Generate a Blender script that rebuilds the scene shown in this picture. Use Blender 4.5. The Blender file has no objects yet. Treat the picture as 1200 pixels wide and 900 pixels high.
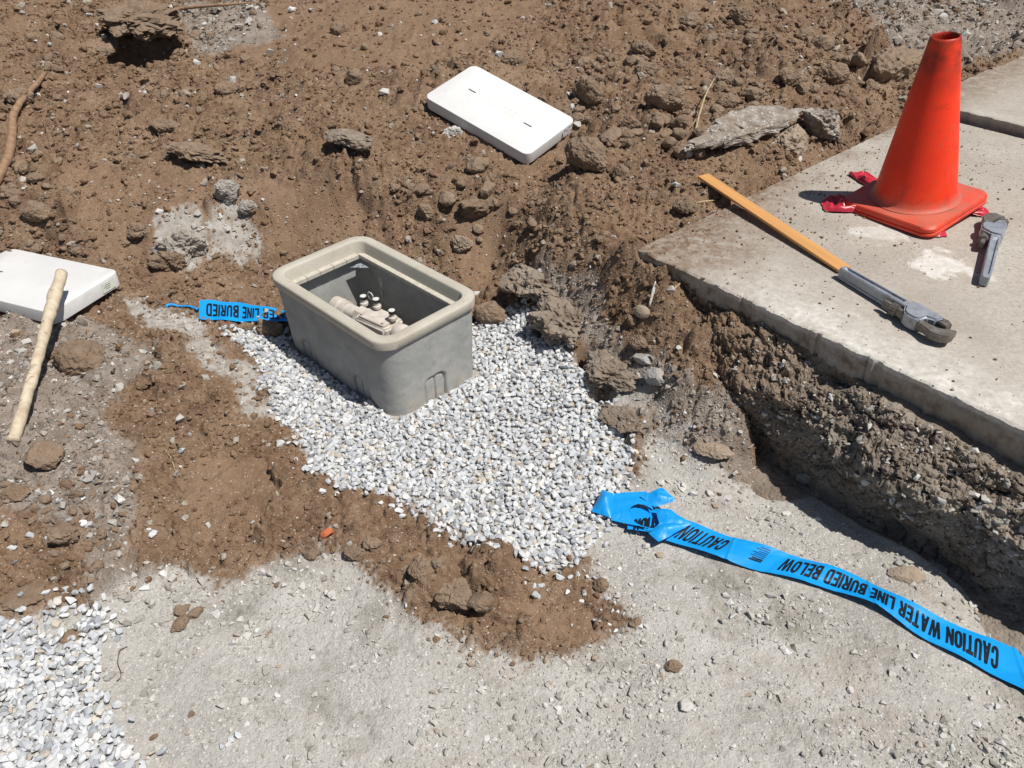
import bpy, bmesh, math, random
import numpy as np
from mathutils import Vector, Matrix, noise as mnoise

random.seed(7)
rng = np.random.default_rng(11)
scene = bpy.context.scene
COL = scene.collection

# ------------------------------------------------------------------ camera, sky, sun, exposure
PITCH, ROLL, FPX, EYE = math.radians(37.5), math.radians(-2.0), 940.0, 1.46
F = np.array([0, math.cos(PITCH), -math.sin(PITCH)])
R0 = np.array([1.0, 0, 0])
U0 = np.cross(R0, F)
RX = R0 * math.cos(ROLL) + U0 * math.sin(ROLL)
UX = -R0 * math.sin(ROLL) + U0 * math.cos(ROLL)
EYEP = np.array([0, 0, EYE])

cam = bpy.data.cameras.new("camera")
cam.sensor_width = 36.0
cam.lens = 36.0 * FPX / 1200.0
cam.clip_start, cam.clip_end = 0.05, 500.0
camo = bpy.data.objects.new("camera", cam)
COL.objects.link(camo)
m = Matrix(((RX[0], UX[0], -F[0], 0), (RX[1], UX[1], -F[1], 0), (RX[2], UX[2], -F[2], EYE), (0, 0, 0, 1)))
camo.matrix_world = m
scene.camera = camo

SUN_EL = math.radians(63)
SUN_AZ = math.radians(-32)            # from +X towards +Y
SUNV = Vector((math.cos(SUN_EL) * math.cos(SUN_AZ), math.cos(SUN_EL) * math.sin(SUN_AZ), math.sin(SUN_EL)))
world = bpy.data.worlds.new("World")
scene.world = world
world.use_nodes = True
wn = world.node_tree
sky = wn.nodes.new("ShaderNodeTexSky")
sky.sky_type = 'NISHITA'
sky.sun_disc = False
sky.sun_elevation = SUN_EL
sky.sun_rotation = math.pi / 2 - SUN_AZ
wn.links.new(sky.outputs[0], wn.nodes["Background"].inputs[0])
wn.nodes["Background"].inputs[1].default_value = 0.055
sl = bpy.data.lights.new("sun", 'SUN')
sl.energy = 5.0
sl.angle = math.radians(0.53)
sl.color = (1.0, 0.955, 0.89)
so = bpy.data.objects.new("sun", sl)
so.rotation_euler = SUNV.to_track_quat('Z', 'Y').to_euler()
so.location = SUNV * 20
COL.objects.link(so)
scene.view_settings.view_transform = 'Standard'
scene.view_settings.look = 'None'
scene.view_settings.exposure = -0.02
scene.view_settings.gamma = 1.0

# ------------------------------------------------------------------ numpy noise
def _hash(ix, iy, iz, seed):
    h = (ix.astype(np.int64) * 374761393 + iy.astype(np.int64) * 668265263 + iz.astype(np.int64) * 2147483647 + seed * 1274126177) & 0xffffffff
    h = ((h ^ (h >> 13)) * 1274126177) & 0xffffffff
    h = (h ^ (h >> 16)) & 0xffffffff
    return h / 4294967295.0

def vnoise2(x, y, seed=0):
    xi, yi = np.floor(x), np.floor(y)
    fx, fy = x - xi, y - yi
    xi = xi.astype(np.int64); yi = yi.astype(np.int64); z = np.zeros_like(xi)
    out = 0
    def g(dx, dy):
        a = _hash(xi + dx, yi + dy, z, seed) * 6.2831853
        return np.cos(a) * (fx - dx) + np.sin(a) * (fy - dy)
    u = fx ** 3 * (fx * (fx * 6 - 15) + 10); v = fy ** 3 * (fy * (fy * 6 - 15) + 10)
    a = g(0, 0) * (1 - u) + g(1, 0) * u
    b = g(0, 1) * (1 - u) + g(1, 1) * u
    return (a * (1 - v) + b * v) * 1.4

def fbm2(x, y, scale, octs=4, gain=0.5, seed=0):
    s, a, t = 0, 1.0, 0
    for o in range(octs):
        s = s + a * vnoise2(x / scale * 2 ** o + 17.3 * o, y / scale * 2 ** o - 9.1 * o, seed + o)
        t += a; a *= gain
    return s / t

def vnoise3(p, seed=0):
    pi = np.floor(p).astype(np.int64); f = p - pi
    w = f * f * (3 - 2 * f)
    s = 0
    for dx in (0, 1):
        for dy in (0, 1):
            for dz in (0, 1):
                h = _hash(pi[:, 0] + dx, pi[:, 1] + dy, pi[:, 2] + dz, seed)
                s = s + h * (w[:, 0] if dx else 1 - w[:, 0]) * (w[:, 1] if dy else 1 - w[:, 1]) * (w[:, 2] if dz else 1 - w[:, 2])
    return s * 2 - 1

def fbm3(p, scale, octs=4, gain=0.5, seed=0):
    s, a, t = 0, 1.0, 0
    for o in range(octs):
        s = s + a * vnoise3(p / scale * 2 ** o + 31.7 * o, seed + o)
        t += a; a *= gain
    return s / t

def lumps2(x, y, cell, seed, fill=0.8):
    """field of rounded, uneven lumps: height of the highest lump, in units of the cell"""
    x = x / cell; y = y / cell
    xi, yi = np.floor(x).astype(np.int64), np.floor(y).astype(np.int64)
    best = np.zeros_like(x)
    z = np.zeros_like(xi)
    for dx in (-1, 0, 1):
        for dy in (-1, 0, 1):
            cx, cy = xi + dx, yi + dy
            h1 = _hash(cx, cy, z, seed); h2 = _hash(cx, cy, z, seed + 1); h3 = _hash(cx, cy, z, seed + 2); h4 = _hash(cx, cy, z, seed + 3)
            r = 0.22 + 0.5 * h3 ** 1.6
            a = h4 * 6.28
            ex, ey = x - cx - h1, y - cy - h2
            qx = ex * np.cos(a) + ey * np.sin(a); qy = -ex * np.sin(a) + ey * np.cos(a)
            d = np.sqrt((qx * 1.25) ** 2 + (qy * 0.85) ** 2) + 0.25 * np.abs(qx * qy)
            hgt = np.sqrt(np.clip(r * r - d * d, 0, None)) * (h1 < fill)
            best = np.maximum(best, hgt * (0.6 + 0.5 * h2))
    return best

def sstep(a, b, x):
    t = np.clip((x - a) / (b - a), 0, 1)
    return t * t * (3 - 2 * t)

# ------------------------------------------------------------------ picking the places of things
def at(px, py, z):
    d = F + RX * (px - 600) / FPX + UX * (450 - py) / FPX
    return EYEP + d * (z - EYE) / d[2]

SLAB_Z = 0.36
SC = at(748, 292, SLAB_Z)                       # corner of the pavement
_e = at(1200, 503, SLAB_Z) - SC
EA = _e / np.linalg.norm(_e)                    # along its broken front edge
EB = np.array([-EA[1], EA[0], 0.0])             # inwards over the pavement
def slab_pt(a, b, z): return SC * [1, 1, 0] + EA * a + EB * b + np.array([0, 0, z])

# base relief of the dig: (pixel, height) pairs turned into ground points
CP = [(100,850,0),(300,800,0),(600,880,0),(900,800,0),(1180,880,0),(900,660,0),(1100,740,0),(1020,620,-.02),(1180,700,-.03),(930,590,-.015),
 (-100,950,0),(400,1000,0),(900,1000,0),(1350,1000,0),(1400,850,0),(1300,760,-.02),(-250,850,0.03),
 (520,620,.04),(700,600,.012),(600,470,.035),(600,400,.035),(300,400,.045),(380,520,.04),(450,480,.03),(700,520,.03),(440,350,.02),(620,620,.03),(690,645,.012),
 (320,330,.075),(270,362,.07),(180,352,.10),(140,345,.12),(60,460,.15),(0,450,.15),(-100,450,.16),(30,520,.13),(120,470,.14),(150,420,.14),(220,420,.115),(240,470,.115),(200,540,.095),(280,520,.085),(330,560,.06),(120,600,.085),(30,620,.09),(-60,620,.10),(60,690,.05),(190,650,.03),(250,685,.012),(330,630,.035),(60,760,.02),(0,760,.03),(400,610,.05),
 (540,685,.045),(480,660,.04),(620,720,.02),(700,745,.005),
 (120,318,.135),(60,290,.16),(0,300,.17),(-100,300,.18),(160,320,.12),
 (100,240,.27),(60,250,.27),(0,240,.30),(200,280,.19),(210,230,.29),(150,180,.35),(250,200,.33),(280,260,.2),(300,300,.11),(340,290,.12),(330,230,.26),(330,180,.345),(400,200,.335),(420,250,.21),(470,230,.26),(470,180,.35),(500,280,.15),(540,230,.265),(560,280,.15),(580,320,.07),(540,190,.335),(600,215,.30),(590,260,.19),
 (50,170,.385),(0,150,.41),(-150,150,.43),(100,110,.44),(200,110,.43),(300,120,.43),(400,110,.44),(380,150,.40),(150,50,.49),(170,78,.43),(0,60,.53),(0,0,.58),(150,0,.57),(300,0,.585),(300,50,.51),(450,0,.6),(450,60,.51),(600,0,.61),(600,40,.55),(580,80,.48),(700,0,.6),(700,60,.51),(720,120,.45),(640,170,.41),(560,170,.385),(520,130,.43),(800,0,.6),(800,70,.49),(900,0,.58),(900,60,.5),(1000,0,.54),(1000,60,.46),(1100,0,.50),(1200,0,.48),(1200,40,.42),(1100,70,.41),(1050,100,.39),(960,130,.40),(860,150,.405),(900,185,.375),(1000,150,.372),(780,170,.40),(760,220,.375),(820,200,.362),(840,225,.352),(870,235,.35),
 (660,230,.345),(700,220,.36),(640,270,.26),(700,280,.315),(740,290,.345),(760,310,.335),(640,320,.185),(620,345,.10),(640,365,.085),(680,345,.17),(690,400,.115),(740,350,.24),(720,440,.085),(740,480,.055),(760,440,.12),(800,400,.215),(780,350,.295),(820,470,.125),(830,420,.195),(760,505,.03),(800,540,.01),(850,555,0.005),(850,520,.05),(880,500,.09),(860,470,.135),
 (1300,20,.47),(1350,-60,.5),(-150,-60,.66),(300,-60,.68),(700,-60,.70),(1100,-60,.56)]
CPW = np.array([np.append(at(x, y, z)[:2], z) for x, y, z in CP])
for a in (-.02, .2, .5, .8, 1.1, 1.5, 2.0):
    for b, z in ((.12, .24), (.6, .25), (1.2, .26)):
        p = slab_pt(a, b, z); CPW = np.vstack([CPW, [p[0], p[1], z]])
for a in (.55, .8, 1.1, 1.5, 2.0):
    for b, z in ((-.06, -.02), (-.115, -.015), (-.19, -.008)):
        p = slab_pt(a, b, .02); CPW = np.vstack([CPW, [p[0], p[1], z]])
def _phi(r): return np.sqrt(r * r + 0.0016)
_n = len(CPW)
_A = np.zeros((_n + 3, _n + 3))
_d = np.linalg.norm(CPW[:, None, :2] - CPW[None, :, :2], axis=2)
_A[:_n, :_n] = _phi(_d) - np.eye(_n) * 0.004
_A[:_n, _n] = 1; _A[:_n, _n + 1:] = CPW[:, :2]
_A[_n:, :_n] = _A[:_n, _n:].T
_W = np.linalg.solve(_A, np.append(CPW[:, 2], [0, 0, 0]))

def base_h(x, y):
    x = np.clip(x, -3.6, 3.4); y = np.clip(y, 0.55, 5.2)
    out = np.empty(x.size); xf, yf = x.ravel(), y.ravel()
    for i in range(0, x.size, 60000):
        xs, ys = xf[i:i + 60000], yf[i:i + 60000]
        d = np.sqrt((xs[:, None] - CPW[None, :, 0]) ** 2 + (ys[:, None] - CPW[None, :, 1]) ** 2)
        out[i:i + 60000] = _phi(d) @ _W[:_n] + _W[_n] + _W[_n + 1] * xs + _W[_n + 2] * ys
    return out.reshape(x.shape)

def ray_hits(pts, hfun, n=260):
    """where the sight lines through the listed pixels meet the relief"""
    pts = np.asarray(pts, float)
    d = F[None] + RX[None] * (pts[:, :1] - 600) / FPX + UX[None] * (450 - pts[:, 1:2]) / FPX
    t = np.linspace(0.9, 6.5, n)
    P = EYEP[None, None] + d[:, None, :] * t[None, :, None]
    h = hfun(P[..., 0], P[..., 1])
    under = P[..., 2] < h
    k = np.where(under.any(1), under.argmax(1), n - 1); k = np.maximum(k, 1)
    i = np.arange(len(pts))
    g1 = P[i, k, 2] - h[i, k]; g0 = P[i, k - 1, 2] - h[i, k - 1]
    w = np.clip(g0 / (g0 - g1 + 1e-9), 0, 1)[:, None]
    return P[i, k - 1] * (1 - w) + P[i, k] * w

def in_poly(x, y, poly):
    inside = np.zeros(x.shape, bool)
    n = len(poly)
    for i in range(n):
        x0, y0 = poly[i]; x1, y1 = poly[(i + 1) % n]
        if y0 == y1: continue
        c = ((y0 > y) != (y1 > y)) & (x < (x1 - x0) * (y - y0) / (y1 - y0) + x0)
        inside ^= c
    return inside

def gpoly(pts):
    return [tuple(p[:2]) for p in ray_hits(pts, base_h)]

def zone(x, y, polys, warp=0.05, seed=0, fine=0.028):
    m = np.zeros(x.shape)
    for k in range(5):
        wx = x + warp * fbm2(x, y, 0.16, 3, .6, seed + 10) + fine * vnoise2(x / .013, y / .013, seed + 50 + k) * (0.3 + k * .5)
        wy = y + warp * fbm2(x, y, 0.16, 3, .6, seed + 20) + fine * vnoise2(x / .013, y / .013, seed + 60 + k) * (0.3 + k * .5)
        mk = np.zeros(x.shape, bool)
        for p in polys: mk |= in_poly(wx, wy, p)
        m += mk
    return m / 5

FLOOR = gpoly([(-200,1000),(-150,760),(110,712),(130,690),(200,662),(250,692),(330,652),(380,638),(420,655),(440,690),(500,722),(560,762),(620,772),(700,755),(745,735),(700,690),(680,640),(740,560),(757,512),(800,535),(850,560),(930,560),(1000,570),(1060,600),(1200,650),(1400,740),(1500,1000)])
GREYSOIL = [gpoly([(-150,380),(110,378),(150,400),(180,440),(130,470),(150,520),(130,600),(60,610),(-150,560)]), gpoly([(110,480),(150,510),(165,560),(150,640),(190,690),(120,700),(95,640),(130,560)]),
            gpoly([(620,320),(690,330),(720,400),(790,470),(840,520),(770,515),(720,470),(680,410),(640,370)]), gpoly([(750,470),(830,440),(880,500),(930,590),(850,560),(770,520)]),
            gpoly([(860,-40),(1020,20),(1060,90),(1200,60),(1400,60),(1400,-80),(860,-80)]), gpoly([(200,10),(300,0),(330,40),(240,70)])]
LIGHT = [gpoly([(140,345),(215,370),(290,425),(335,495),(300,485),(255,430),(200,388),(150,365)]), gpoly([(188,276),(197,258),(212,250),(228,252),(238,264),(244,284),(238,304),(226,322),(212,316),(205,306),(193,300)]), gpoly([(256,236),(268,214),(280,230),(296,244),(300,262),(312,288),(308,312),(290,304),(276,312),(262,292),(250,296),(248,268)]),
         gpoly([(760,470),(800,480),(825,515),(775,510)]), gpoly([(690,430),(740,440),(770,470),(740,500),(712,480)])]
SMOOTH = [gpoly([(70,190),(240,205),(250,300),(200,330),(90,262)]), gpoly([(280,200),(420,215),(430,280),(330,300),(300,250)]), gpoly([(520,260),(590,255),(600,330),(560,340)]), gpoly([(200,560),(300,530),(330,590),(250,640)]), gpoly([(600,700),(680,700),(700,745),(620,755)]),
          gpoly([(330,0),(640,0),(560,70),(380,90),(250,60)]), gpoly([(10,660),(50,670),(60,710),(10,720)])]
GRAVEL = [gpoly([(262,392),(300,382),(345,400),(420,395),(560,380),(598,358),(636,366),(662,408),(697,448),(733,500),(742,550),(722,600),(692,645),(662,672),(620,662),(590,640),(540,640),(500,606),(470,588),(420,573),(385,568),(362,550),(348,510),(318,485),(308,440),(288,410)]),
          gpoly([(-60,735),(28,725),(55,745),(72,772),(108,708),(122,722),(118,760),(102,792),(128,840),(165,900),(190,960),(-120,960)])]

def _ray(px, py): return F + RX * (px - 600) / FPX + UX * (450 - py) / FPX
# the lid on the mound: its four corners fix the slope it lies on
_rr = [_ray(*c) for c in [(492.5, 110.1), (558.7, 77.0), (679.6, 142.1), (614.4, 180.0)]]
_tt = np.linalg.solve(np.array([-_rr[1], _rr[2], -_rr[3]]).T, -_rr[0])
LIDQ = [_rr[0], _rr[1] * _tt[0], _rr[2] * _tt[1], _rr[3] * _tt[2]]
LIDQ = [q * (.285 / np.linalg.norm(LIDQ[1] - LIDQ[0])) + EYEP for q in LIDQ]
LIDC = sum(LIDQ) / 4
_lx = LIDQ[3] - LIDQ[0] + LIDQ[2] - LIDQ[1]; _ly = LIDQ[1] - LIDQ[0] + LIDQ[2] - LIDQ[3]
LIDN = np.cross(_lx, _ly); LIDN /= np.linalg.norm(LIDN)
HOLE = ray_hits([(172, 66), (150, 64), (192, 68), (60, 40), (640, 385), (690, 418), (705, 460), (728, 490)], base_h)
def lid_local(x, y):
    e1 = _lx / np.linalg.norm(_lx); e2 = _ly / np.linalg.norm(_ly)
    return (x - LIDC[0]) * e1[0] + (y - LIDC[1]) * e1[1], (x - LIDC[0]) * e2[0] + (y - LIDC[1]) * e2[1]
def lid_under(x, y, drop=.044):
    return LIDC[2] - drop - ((x - LIDC[0]) * LIDN[0] + (y - LIDC[1]) * LIDN[1]) / LIDN[2]

def relief(x, y):
    h = base_h(x, y)
    u_, v_ = lid_local(x, y)
    dl_ = np.sqrt(np.clip(np.abs(u_) - .25, 0, None) ** 2 + np.clip(np.abs(v_) - .14, 0, None) ** 2)
    wl = sstep(.22, .02, dl_)
    h = h * (1 - wl) + (lid_under(x, y, .055)) * wl
    near = np.exp(-((np.clip(np.abs(x), 3.2, None) - 3.2) + (np.clip(y, 4.8, None) - 4.8)) * .5)
    g = zone(x, y, [FLOOR], .05, 1); gs = zone(x, y, GREYSOIL, .09, 2); li = zone(x, y, LIGHT, .10, 3, .02); sm = zone(x, y, SMOOTH, .08, 4, .004)
    gv = zone(x, y, GRAVEL, .015, 5)
    a0_ = (x - SC[0]) * EA[0] + (y - SC[1]) * EA[1]; b0_ = (x - SC[0]) * EB[0] + (y - SC[1]) * EB[1]
    g = np.maximum(g, sstep(.60, .72, a0_ + .15 * fbm2(x, y, .1, 4, .6, 190)) * (b0_ > -.4))
    g = np.maximum(g, .9 * (gv > .5))
    clod = np.clip((1 - g) * (1 - .75 * sm) * (1 - .6 * li), 0, 1)
    patch = sstep(-.25, .3, fbm2(x, y, .35, 3, .5, 40))
    far = sstep(2.3, 3.2, y)
    h = h + fbm2(x, y, .42, 3, .5, 30) * (.016 + .016 * far) * (1 - .75 * g)
    wx = x + .02 * fbm2(x, y, .06, 2, .5, 70); wy = y + .02 * fbm2(x, y, .06, 2, .5, 71)
    h = h + clod * patch * lumps2(wx, wy, .105, 80, .5) * .075
    h = h + clod * (.35 + .65 * patch) * lumps2(wx, wy, .045, 90, .62) * .036
    h = h - clod * np.exp(-(fbm2(wx, wy, .22, 4, .6, 200) / .030) ** 2) * sstep(-.05, .25, fbm2(x, y, .5, 2, .5, 201)) * .030 * (.6 + .4 * far)
    h = h + clod * patch * sstep(.18, .26, fbm2(wx, wy, .13, 4, .55, 205)) * .022
    h = h + clod * lumps2(x, y, .02, 100, .7) * .011
    h = h + clod * fbm2(x, y, .022, 4, .65, 110) * .011
    h = h + g * (fbm2(x, y, .25, 3, .5, 120) * .010 + fbm2(x, y, .012, 2, .6, 130) * .0018 + lumps2(x, y, .022, 140, .35) * .0045)
    h = h + sm * np.abs(fbm2(x, y, .10, 4, .55, 150)) * -.02
    h = np.where(dl_ < .02, np.minimum(h, lid_under(x, y)), np.where(dl_ < .06, np.minimum(h, lid_under(x, y) + .028), h))
    for k, (dep, rx, ry) in enumerate(((.26, .10, .095), (.24, .09, .09), (.22, .085, .09), (.10, .16, .045), (.07, .04, .04), (.07, .04, .035), (.06, .045, .035), (.05, .04, .03))):
        ex = (x - HOLE[k, 0]) / rx; ey = (y - HOLE[k, 1]) / ry
        h = h - dep * sstep(1.25, .5, np.sqrt(ex * ex + ey * ey) + .25 * fbm2(x, y, .05, 3, .6, 170))
    # ground drops away below the pavement and the trench wall
    a = (x - SC[0]) * EA[0] + (y - SC[1]) * EA[1]; b = (x - SC[0]) * EB[0] + (y - SC[1]) * EB[1]
    under = (a > -.012) & (b > -.004)
    h = np.where(under & (b < .03), np.minimum(h, .236 + .112 * sstep(.55, .05, a)), h)
    h = np.where(under, np.minimum(h, SLAB_Z - .03), h)
    wall = sstep(.36, .52, a) * sstep(-.104, -.088, b)
    h = h * (1 - wall) + np.minimum(h, -.03) * wall
    return h, g, gs, li, sm, gv

# ------------------------------------------------------------------ the ground sheet
ycore = [0.56]
while ycore[-1] < 5.0:
    ycore.append(ycore[-1] + max(.0037, .00105 * ycore[-1] ** 2))
ycore = np.array(ycore)
yall = np.concatenate([[-60, -25, -10, -4, -1.6, -.6, 0, .3, .46], ycore, [5.1, 5.3, 5.8, 7, 10, 18, 40, 120]])
ucore = np.linspace(-1, 1, 740)
uall = np.concatenate([[-60, -25, -10, -5, -2.6, -1.7, -1.3, -1.1], ucore, [1.1, 1.3, 1.7, 2.6, 5, 10, 25, 60]])
def halfw(y): return 0.72 + 0.50 * np.clip(y, .5, 5.0)
GY, GU = np.meshgrid(yall, uall, indexing='ij')
GX = GU * halfw(GY)
GH, gG, gGS, gLI, gSM, gGV = relief(GX, GY)
def H(x, y):
    """height of the finished ground"""
    x = np.asarray(x, float); y = np.asarray(y, float)
    j = np.clip(np.searchsorted(yall, y) - 1, 0, len(yall) - 2)
    v = np.clip((y - yall[j]) / (yall[j + 1] - yall[j]), 0, 1)
    u = x / halfw(y)
    i = np.clip(np.searchsorted(uall, u) - 1, 0, len(uall) - 2)
    w = np.clip((u - uall[i]) / (uall[i + 1] - uall[i]), 0, 1)
    return (GH[j, i] * (1 - w) + GH[j, i + 1] * w) * (1 - v) + (GH[j + 1, i] * (1 - w) + GH[j + 1, i + 1] * w) * v
def gsample(A, x, y):
    j = np.clip(np.searchsorted(yall, y) - 1, 0, len(yall) - 2); i = np.clip(np.searchsorted(uall, x / halfw(y)) - 1, 0, len(uall) - 2)
    return A[j, i]
def ground(px, py, n=500): return ray_hits([(px, py)], H, n)[0]

# ------------------------------------------------------------------ mesh and material helpers
def mesh_np(name, V, Fc, smooth=False):
    me = bpy.data.meshes.new(name)
    V = np.ascontiguousarray(V, np.float32); Fc = np.ascontiguousarray(Fc, np.int32)
    k = Fc.shape[1]
    me.vertices.add(len(V)); me.vertices.foreach_set("co", V.ravel())
    me.loops.add(Fc.size); me.loops.foreach_set("vertex_index", Fc.ravel())
    me.polygons.add(len(Fc)); me.polygons.foreach_set("loop_start", np.arange(0, Fc.size, k, dtype=np.int32))
    me.polygons.foreach_set("use_smooth", np.full(len(Fc), smooth, dtype=bool))
    me.update(calc_edges=True)
    return me

def grid_faces(ny, nx, wrap=False):
    jj, ii = np.meshgrid(np.arange(ny - 1), np.arange(nx if wrap else nx - 1), indexing='ij')
    i2 = (ii + 1) % nx
    return np.stack([jj * nx + ii, jj * nx + i2, (jj + 1) * nx + i2, (jj + 1) * nx + ii], -1).reshape(-1, 4)

def add_attr(me, name, arr):
    a = me.color_attributes.new(name, 'FLOAT_COLOR', 'POINT')
    c = np.ones((len(me.vertices), 4), np.float32); c[:, :arr.shape[1]] = arr
    a.data.foreach_set("color", c.ravel())

def link(name, me, mat=None, parent=None, label=None, cat=None, group=None, kind=None):
    o = bpy.data.objects.new(name, me)
    COL.objects.link(o)
    if mat and me and not me.materials: me.materials.append(mat)
    if parent: o.parent = parent
    tag(o, label, cat, group, kind)
    return o
def tag(o, label=None, cat=None, group=None, kind=None):
    if label: o['label'] = label
    if cat: o['category'] = cat
    if group: o['group'] = group
    if kind: o['kind'] = kind
def empty(name, loc, rot, label, cat, group=None):
    o = bpy.data.objects.new(name, None)
    o.empty_display_size = .05
    o.location = loc
    if isinstance(rot, Matrix): o.rotation_euler = rot.to_euler()
    else: o.rotation_euler = rot
    COL.objects.link(o); tag(o, label, cat, group)
    return o

class NT:
    """a little node builder"""
    def __init__(self, name):
        self.m = bpy.data.materials.new(name); self.m.use_nodes = True
        self.t = self.m.node_tree; self.b = self.t.nodes["Principled BSDF"]
        self.co = self.t.nodes.new("ShaderNodeTexCoord").outputs["Object"]
    def put(self, sock, v):
        if isinstance(v, bpy.types.NodeSocket): self.t.links.new(v, sock)
        elif isinstance(v, tuple) and len(v) == 3 and sock.type == 'RGBA': sock.default_value = (*v, 1)
        else: sock.default_value = v
    def noise(self, scale, detail=3, rough=.55, vec=None, dist=0):
        n = self.t.nodes.new("ShaderNodeTexNoise"); self.put(n.inputs["Vector"], vec or self.co)
        n.inputs["Scale"].default_value = scale; n.inputs["Detail"].default_value = detail; n.inputs["Roughness"].default_value = rough; n.inputs["Distortion"].default_value = dist
        return n.outputs["Fac"]
    def voro(self, scale, feature='F1', out="Distance", vec=None):
        n = self.t.nodes.new("ShaderNodeTexVoronoi"); n.feature = feature; self.put(n.inputs["Vector"], vec or self.co); n.inputs["Scale"].default_value = scale
        return n.outputs[out]
    def ramp(self, fac, stops, interp='LINEAR'):
        n = self.t.nodes.new("ShaderNodeValToRGB"); n.color_ramp.interpolation = interp
        e = n.color_ramp.elements
        while len(e) < len(stops): e.new(.5)
        for k, (p, c) in enumerate(stops):
            e[k].position = p; e[k].color = (*c, 1) if isinstance(c, tuple) else (c, c, c, 1)
        self.put(n.inputs[0], fac); return n.outputs[0]
    def mix(self, fac, a, b, mode='MIX'):
        n = self.t.nodes.new("ShaderNodeMix"); n.data_type = 'RGBA'; n.blend_type = mode
        self.put(n.inputs[0], fac); self.put(n.inputs[6], a); self.put(n.inputs[7], b); return n.outputs[2]
    def math(self, op, a, b=0.0, clamp=False):
        n = self.t.nodes.new("ShaderNodeMath"); n.operation = op; n.use_clamp = clamp
        self.put(n.inputs[0], a); self.put(n.inputs[1], b); return n.outputs[0]
    def attr(self, name):
        n = self.t.nodes.new("ShaderNodeAttribute"); n.attribute_name = name
        s = self.t.nodes.new("ShaderNodeSeparateColor"); self.t.links.new(n.outputs["Color"], s.inputs[0])
        return s.outputs[0], s.outputs[1], s.outputs[2], n.outputs["Alpha"]
    def island(self):
        return self.t.nodes.new("ShaderNodeNewGeometry").outputs["Random Per Island"]
    def objrand(self):
        return self.t.nodes.new("ShaderNodeObjectInfo").outputs["Random"]
    def bump(self, h, strength=.5, dist=.002, prev=None):
        n = self.t.nodes.new("ShaderNodeBump"); n.inputs["Strength"].default_value = strength; n.inputs["Distance"].default_value = dist
        self.put(n.inputs["Height"], h)
        if prev is not None: self.put(n.inputs["Normal"], prev)
        return n.outputs[0]
    def done(self, color, rough=.9, normal=None, spec=.25, **kw):
        self.put(self.b.inputs["Base Color"], color); self.put(self.b.inputs["Roughness"], rough)
        self.b.inputs["Specular IOR Level"].default_value = spec
        if normal is not None: self.put(self.b.inputs["Normal"], normal)
        for k, v in kw.items(): self.put(self.b.inputs[k.replace('_', ' ')], v)
        return self.m

BROWN = [(.25, (.108, .065, .040)), (.5, (.184, .119, .075)), (.75, (.268, .186, .125))]
def soil_colour(t):
    c = t.ramp(t.noise(7, 5, .6), BROWN)
    c = t.mix(t.ramp(t.noise(55, 3, .6), [(.42, 0.), (.7, .5)]), c, (.31, .225, .158))
    c = t.mix(t.ramp(t.noise(2.3, 3), [(.5, 0.), (.75, .35)]), c, (.175, .102, .060))
    return c

def ground_mat():
    t = NT("ground_soil")
    g, gs, li, sm = t.attr("zones")
    brown = soil_colour(t)
    brown = t.mix(t.math('MULTIPLY', sm, .45), brown, (.25, .165, .108))
    # pale grit specks in the soil
    vd = t.voro(210); vc = t.voro(210, out="Color")
    sp = t.t.nodes.new("ShaderNodeSeparateColor"); t.t.links.new(vc, sp.inputs[0])
    speck = t.math('MULTIPLY', t.math('LESS_THAN', vd, .33), t.math('GREATER_THAN', sp.outputs[0], .90))
    brown = t.mix(speck, brown, (.42, .36, .29))
    greysoil = t.ramp(t.noise(16, 5, .65), [(.3, (.185, .155, .13)), (.55, (.29, .255, .222)), (.8, (.42, .385, .345))])
    col = t.mix(t.math('MULTIPLY', gs, .8), brown, greysoil)
    light = t.ramp(t.noise(25, 5, .65), [(.3, (.27, .245, .215)), (.6, (.42, .395, .36)), (.8, (.5, .48, .445))])
    col = t.mix(t.math('MULTIPLY', li, t.ramp(t.noise(30, 4), [(.34, .45), (.48, 1.)])), col, light)
    # crushed-rock base
    base = t.ramp(t.noise(3.2, 6, .6), [(.28, (.295, .282, .257)), (.45, (.385, .37, .342)), (.62, (.455, .441, .412)), (.8, (.54, .527, .50))])
    base = t.mix(t.ramp(t.noise(120, 2), [(.45, 0.), (.75, .6)]), base, (.53, .51, .475))
    vd2 = t.voro(165); vc2 = t.voro(165, out="Color"); sp2 = t.t.nodes.new("ShaderNodeSeparateColor"); t.t.links.new(vc2, sp2.inputs[0])
    base = t.mix(t.math('MULTIPLY', t.math('LESS_THAN', vd2, .38), t.math('GREATER_THAN', sp2.outputs[0], .6)), base, t.ramp(sp2.outputs[1], [(0., (.31, .29, .26)), (.5, (.48, .455, .415)), (1., (.62, .61, .585))]))
    st = t.ramp(t.noise(2.9, 6, .72, dist=.4), [(.53, 0.), (.66, .85)])
    base = t.mix(st, base, t.ramp(t.noise(90, 3), [(.3, (.165, .15, .125)), (.7, (.29, .27, .235))]))
    base = t.mix(t.ramp(t.noise(5.1, 5, .7), [(.54, 0.), (.70, .6)]), base, (.33, .27, .21))
    col = t.mix(g, col, base)
    hb = t.math('ADD', t.math('MULTIPLY', t.noise(150, 4, .7), 1.0), t.math('MULTIPLY', t.voro(190), -.6))
    n1 = t.bump(hb, .75, .004)
    n2 = t.bump(t.noise(480, 2, .7), .5, .0016, n1)
    return t.done(col, .95, n2, .12)
GROUND_M = ground_mat()

V = np.stack([GX.ravel(), GY.ravel(), GH.ravel()], -1)
me = mesh_np("ground", V, grid_faces(len(yall), len(uall)), True)
add_attr(me, "zones", np.stack([gG.ravel(), gGS.ravel(), gLI.ravel(), gSM.ravel()], -1))
link("ground", me, GROUND_M, kind='structure')

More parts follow.
